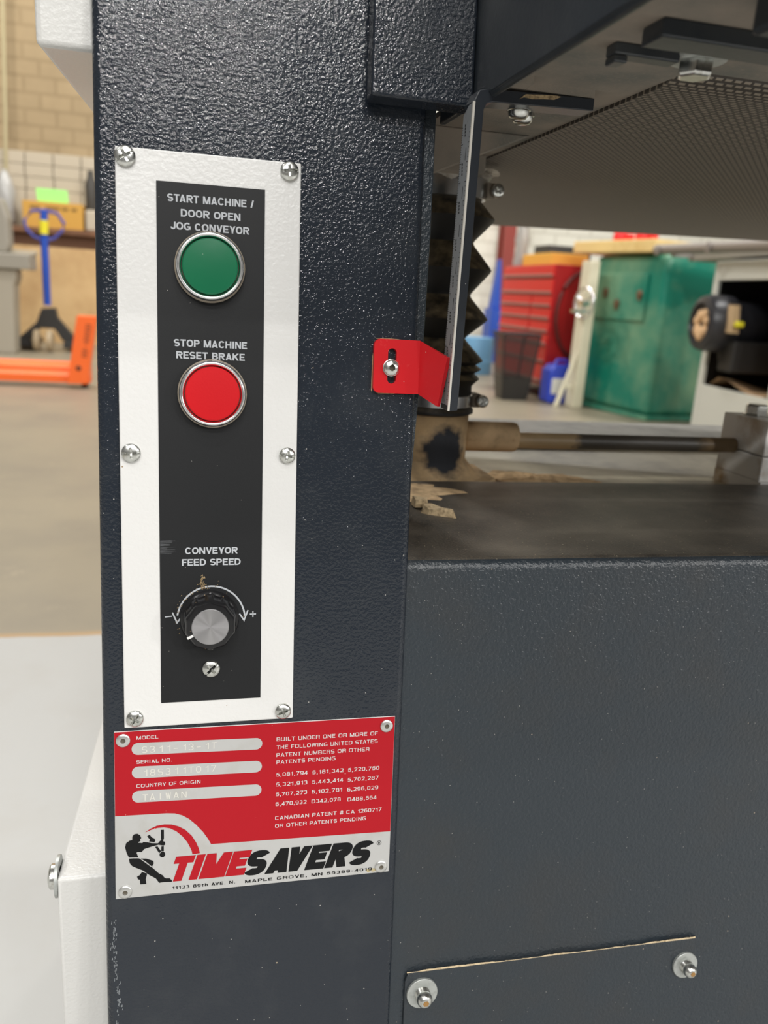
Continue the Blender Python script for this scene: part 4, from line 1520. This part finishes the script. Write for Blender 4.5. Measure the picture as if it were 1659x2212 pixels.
# local: x runs from far (-) to near (+), -y is outward
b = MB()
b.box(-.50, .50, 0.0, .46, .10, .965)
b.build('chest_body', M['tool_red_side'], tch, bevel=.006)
rows = [(.875, .955, 1), (.755, .860, 1), (.665, .745, 2), (.575, .655, 2), (.485, .565, 2), (.395, .475, 2), (.270, .385, 1), (.130, .260, 1)]
for z0, z1, n in rows:
    cuts = [(-.49, .49)] if n == 1 else [(-.49, .13), (.145, .49)]
    for xa, xb in cuts:
        b = MB()
        b.box(xa, xb, -.012, 0.0, z0, z1)
        dr = b.build('drawer', M['tool_red'], tch, bevel=.003)
        b = MB()
        b.box(xa + .01, xb - .01, -.026, -.012, z0 + .004, z0 + .022)
        b.build('drawer_pull', M['bar_alu'], dr, bevel=.004)
for x in (-.42, .42):
    for y in (.06, .40):
        b = MB()
        b.lathe([(.040, -.015), (.045, -.01), (.045, .01), (.040, .015)], (x, y, .050), 'x', 20)
        b.box(x - .02, x + .02, y - .02, y + .02, .05, .10)
        b.build('caster', M['black_iron'], tch, smooth=.6)
b = MB((2.80, 5.07, .55))
lp = [(2.72 + .19 * math.cos(a), 5.085, .62 + .30 * math.sin(a)) for a in [PI * (.40 + 1.15 * k / 24) for k in range(25)]]
b.tube(lp, .014, 10)
o = b.build('air_hose', mat('brown_hose', srgb(92, 26, 22), .5), loc=(2.80, 5.07, .55))
tag(o, 'dark brown hose looped against the plain end of the red tool chest', 'hose')
for nm, mt, (x0, x1, y0, y1, z0, z1), lab, cat in (
        ('storage_box', 'box_yellow', (2.56, 2.86, 5.35, 5.9, .967, 1.055), 'yellow flat box lying on top of the red tool chest', 'box'),
        ('tool_case', 'case_dark', (2.90, 3.30, 6.2, 6.5, 1.05, 1.17), 'dark long case above the yellow box by the white wall', 'case')):
    b = MB(((x0 + x1) / 2, (y0 + y1) / 2, z0))
    b.box(x0, x1, y0, y1, z0, z1)
    if nm == 'tool_case':
        b.box(x0 + .03, x1 - .03, y0 + .03, y1 - .03, 0, z0)
    o = b.build(nm, M[mt], bevel=.006, loc=((x0 + x1) / 2, (y0 + y1) / 2, z0))
    tag(o, lab, cat)
b = MB((2.55, 5.75, .967))
b.lathe([(.055, .967), (.06, 1.0), (.045, 1.10), (.06, 1.18), (.04, 1.25), (.05, 1.34), (.015, 1.38)], (2.59, 6.02, 0), 'z', 14)
o = b.build('plastic_bundle', M['clear_film'], smooth=1.2, loc=(2.55, 5.75, .967))
tag(o, 'clear plastic bundle standing on the tool chest by the red steel column', 'bundle')

# waste bin of smoked plastic
wb = at('waste_bin', 2.26, 5.12, 0.0, 'tapered smoked black wire waste bin in front of the red chest', 'waste bin')
WB = (2.26, 5.12, 0)


def taper(bm, cx, cy, z0, z1, a0, b0, a1, b1, n=4):
    V = []
    for z, a, c in ((z0, a0, b0), (z1, a1, b1)):
        V += [(cx - a, cy - c, z), (cx + a, cy - c, z), (cx + a, cy + c, z), (cx - a, cy + c, z)]
    bm.add(V, [(0, 1, 5, 4), (1, 2, 6, 5), (2, 3, 7, 6), (3, 0, 4, 7)])
    return bm


b = MB(WB)
taper(b, 2.26, 5.12, .16, .47, .112, .09, .140, .11)
b.build('bin_wall', M['smoked'], wb)
b = MB(WB)
taper(b, 2.26, 5.12, 0.0, .16, .092, .075, .112, .09)
b.box(2.26 - .092, 2.26 + .092, 5.045, 5.195, 0, .01)
b.build('bin_base', M['smoked_low'], wb)
b = MB(WB)
b.tube([(2.12, 5.01, .47), (2.40, 5.01, .47), (2.40, 5.23, .47), (2.12, 5.23, .47)], .008, 8, True)
for x in (-1, 1):
    b.tube([(2.26 + .14 * x, 5.01, .47), (2.26 + .092 * x, 5.045, 0.005)], .007, 8)
b.tube([(2.275, 5.01, .47), (2.268, 5.045, 0.16)], .008, 8)
b.build('rim', M['black_iron'], wb)

jc = at('jerry_can', 2.57, 4.95, 0.0, 'blue plastic can with a white label on the floor', 'can')
JC = (2.57, 4.95, 0)
b = MB(JC)
b.prism([(2.475, 0), (2.665, 0), (2.68, .02), (2.68, .235), (2.64, .275), (2.50, .275), (2.462, .235), (2.462, .02)], 4.93, 5.08)
b.build('can_body', M['can_blue'], jc, bevel=.012)
b = MB(JC)
b.box(2.485, 2.575, 4.9275, 4.930, .07, .18)
b.build('can_label', M['can_label'], jc)
b = MB(JC)
b.tube([(2.52, 5.0, .27), (2.54, 5.0, .305), (2.61, 5.0, .305), (2.63, 5.0, .27)], .012, 8)
b.build('can_handle', M['can_blue'], jc)

# beige grinder stand with hand wheel
gs = at('machine_stand', 2.60, 4.80, 0.0, 'beige machine stand with a chrome hand wheel beside the green cabinet', 'machine stand')
GS = (2.60, 4.80, 0)
b = MB(GS)
b.prism([(2.570, 0), (2.645, 0), (2.650, .985), (2.580, .985)], 4.74, 4.87)
b.prism([(2.44, 0), (2.47, 0), (2.57, .34), (2.57, .40)], 4.75, 4.78)
b.prism([(2.50, .13), (2.56, .13), (2.56, .155), (2.495, .155)], 4.75, 4.78)
b.build('stand_body', M['beige_cast'], gs, bevel=.006)
hwl = MB(GS)
wc = Vector((2.545, 4.70, .708))
ax = Vector((-1, -.18, 0)).normalized()
sd = Vector((0, 0, 1)).cross(ax)
hwl.tube([wc + (sd * math.cos(a) + Vector((0, 0, 1)) * math.sin(a)) * .098 for a in [2 * PI * k / 28 for k in range(28)]], .010, 10, True)
for k in range(3):
    a = 2 * PI * k / 3 + .5
    hwl.tube([wc, wc + (sd * math.cos(a) + Vector((0, 0, 1)) * math.sin(a)) * .096], .008, 8)
hwl.tube([wc - ax * .03, wc + ax * .03], .022, 14)
wo = hwl.build('hand_wheel', M['chrome'], gs, smooth=.8)
b = MB(GS)
p0 = wc + Vector((0, 0, -.055)) + sd * .05
b.tube([p0, p0 + ax * .05, p0 + ax * .13], .011, 10)
b.build('crank_grip', M['chrome'], wo, smooth=.8)

# green cabinet, left face
NC = Vector((2.8438, 4.2384, 0))
phi = math.atan2(-.9856, .1691)
gc = at('green_cabinet', NC.x, NC.y, 0.0, 'worn green steel machine cabinet with a square door panel', 'cabinet', phi)
b = MB()
b.box(-.72, 0.0, 0.0, .50, .03, 1.030)
ob = b.build('cabinet_body', [M['cabinet_green']], gc, bevel=.035, seg=4, smooth=.5)
b = MB()
b.box(-.75, .03, -.03, .53, 0, .030)
b.build('plinth', M['cabinet_green'], gc, bevel=.006)
b = MB()
b.box(-.67, -.145, -.016, 0.0, .615, .912)
dp = b.build('door_panel', M['cabinet_green'], gc, bevel=.006)
for x, z in ((-.542, .795), (-.195, .787), (-.413, .722)):
    b = MB()
    b.lathe([(.022, .016), (.026, .024), (.020, .034), (.008, .038)], (x, 0, z), 'y', 20)
    b.box(x - .012, x + .012, -.032, -.016, z - .04, z - .016)
    b.build('knob', M['knob_brown'], dp, smooth=.7)
b = MB()
b.box(-.94, -.085, -.05, .45, 1.040, 1.120)
wt = MB((-.5, .2, 1.03))
wt.box(-.94, -.085, -.05, .45, 1.045, 1.122)
wtop = wt.build('wood_board', M['pine'], bevel=.006)
wtop.matrix_world = Matrix.Translation(NC) @ Matrix.Rotation(phi, 4, 'Z') @ Matrix.Translation((-.5, .2, 1.03)) @ Matrix.Rotation(.012, 4, 'Y')
tag(wtop, 'thick pale pine board lying on top of the green cabinet', 'board')
for k, (x, y, r) in enumerate(((-.62, .1, .045), (-.36, .08, .05))):
    q = MB()
    q.lathe([(r, 0), (r * 1.1, .02), (r, .06), (r * .6, .075)], (0, 0, 0), 'z', 18)
    q.box(-.02, .12, -.02, .02, .01, .05)
    o = q.build('red_clamp', M['red_part'], bevel=.004)
    o.matrix_world = Matrix.Translation(NC) @ Matrix.Rotation(phi, 4, 'Z') @ Matrix.Translation((x, y, 1.125))
    tag(o, ['red plastic clamp at the far end of the pine board', 'red plastic clamp nearer the middle of the pine board'][k], 'clamp', 'red clamps on the pine board')

# white table saw
NS = Vector((2.7663, 3.6155, 0))
phs = math.atan2(-.9936, -.1129)
ts = at('table_saw', NS.x, NS.y, 0.0, 'white cabinet table saw with an open side and a black motor', 'table saw', phs)
b = MB()
for (xa, xb, za, zb_) in ((-.02, .032, 0, .965), (.032, .80, 0, .308), (.032, .80, .866, .965), (.68, .80, .308, .866)):
    b.box(xa, xb, 0, .02, za, zb_)
b.box(-.02, .0, 0.02, .60, 0, .965)
b.box(.78, .80, 0.02, .60, 0, .965)
b.build('saw_cabinet', M['white_machine'], ts, bevel=.004)
b = MB()
b.box(0.0, .78, .50, .52, .02, .96)
b.box(0.0, .78, .02, .50, .28, .30)
b.box(0.0, .78, .025, .50, .95, .96)
b.box(0.0, .012, .025, .50, .30, .95)
b.box(.77, .78, .025, .50, .30, .95)
b.build('saw_inside', M['shaded_inside'], ts)  # inner walls coloured near black so the opening looks shaded
b = MB()
b.lathe([(.105, -.20), (.118, -.18), (.120, -.04), (.146, -.02), (.148, .09), (.138, .125), (.105, .138), (.098, .118)], (.155, 0, .640), 'y', 40)
mo = b.build('motor', M['motor'], ts, smooth=.6)
b = MB()
random.seed(6)
for (xx, zz, r) in ((.120, .600, .036), (.155, .580, .040), (.195, .600, .032), (.135, .675, .034), (.180, .685, .030), (.105, .650, .028), (.205, .650, .024)):
    b.lathe([(r, .112), (r * .9, .128), (r * .4, .136)], (xx, 0, zz), 'y', 12)
b.build('packed_shavings', M['shavings'], mo, smooth=1.0)
b = MB()
b.lathe([(.058, -.24), (.058, .02)], (.24, .0, .49), 'y', 18)
b.box(.20, .34, -.02, .30, .40, .56)
b.build('motor_mount', M['black_iron'], ts, bevel=.01)
b = MB()
b.prism([(.30, .60), (.36, .60), (.33, .74), (.29, .74)], -.06, -.02)
b.build('motor_label', mat('kraft_label', srgb(200, 170, 130), .8), ts)
b = MB()
b.lathe([(.014, .0), (.017, .03), (.012, .04)], (.385, -.02, .645), 'y', 14)
b.build('yellow_plug', M['yellow'], ts, smooth=.7)
q = MB()
V, F = [], []
for j in range(5):
    for i in range(19):
        x = .035 + .70 * i / 18
        V.append((x, .025 + .11 * j, .301 + .03 * (1 + math.sin(x * 9 + j)) * (1 - .10 * j) * min(1, i / 3)))
for j in range(4):
    for i in range(18):
        F.append((j * 19 + i, j * 19 + i + 1, (j + 1) * 19 + i + 1, (j + 1) * 19 + i))
q.add(V, F)
o = q.build('wood_shavings', M['shavings'], smooth=1.2)
o.matrix_world = Matrix.Translation(NS) @ Matrix.Rotation(phs, 4, 'Z')
tag(o, 'pale wood shavings heaped inside the open table saw cabinet', 'shavings', kind='stuff')
b = MB()
b.box(-.46, .80, .05, .80, .985, 1.030)
b.build('saw_table', M['machine_grey'], ts, bevel=.004)
b = MB()
b.tube([(-.64, -.07, 1.050), (.80, -.07, 1.010)], .030, 16)
b.box(-.44, -.40, -.07, .06, 1.0, 1.03)
b.box(.60, .64, -.07, .06, 1.0, 1.03)
for x in (-.56, .06):
    b.lathe([(.030, .03), (.034, .036), (.018, .046)], (x, -.07, 1.03 - x * .02), 'y', 16)
b.build('fence_rail', M['tube_grey'], ts, smooth=.7)
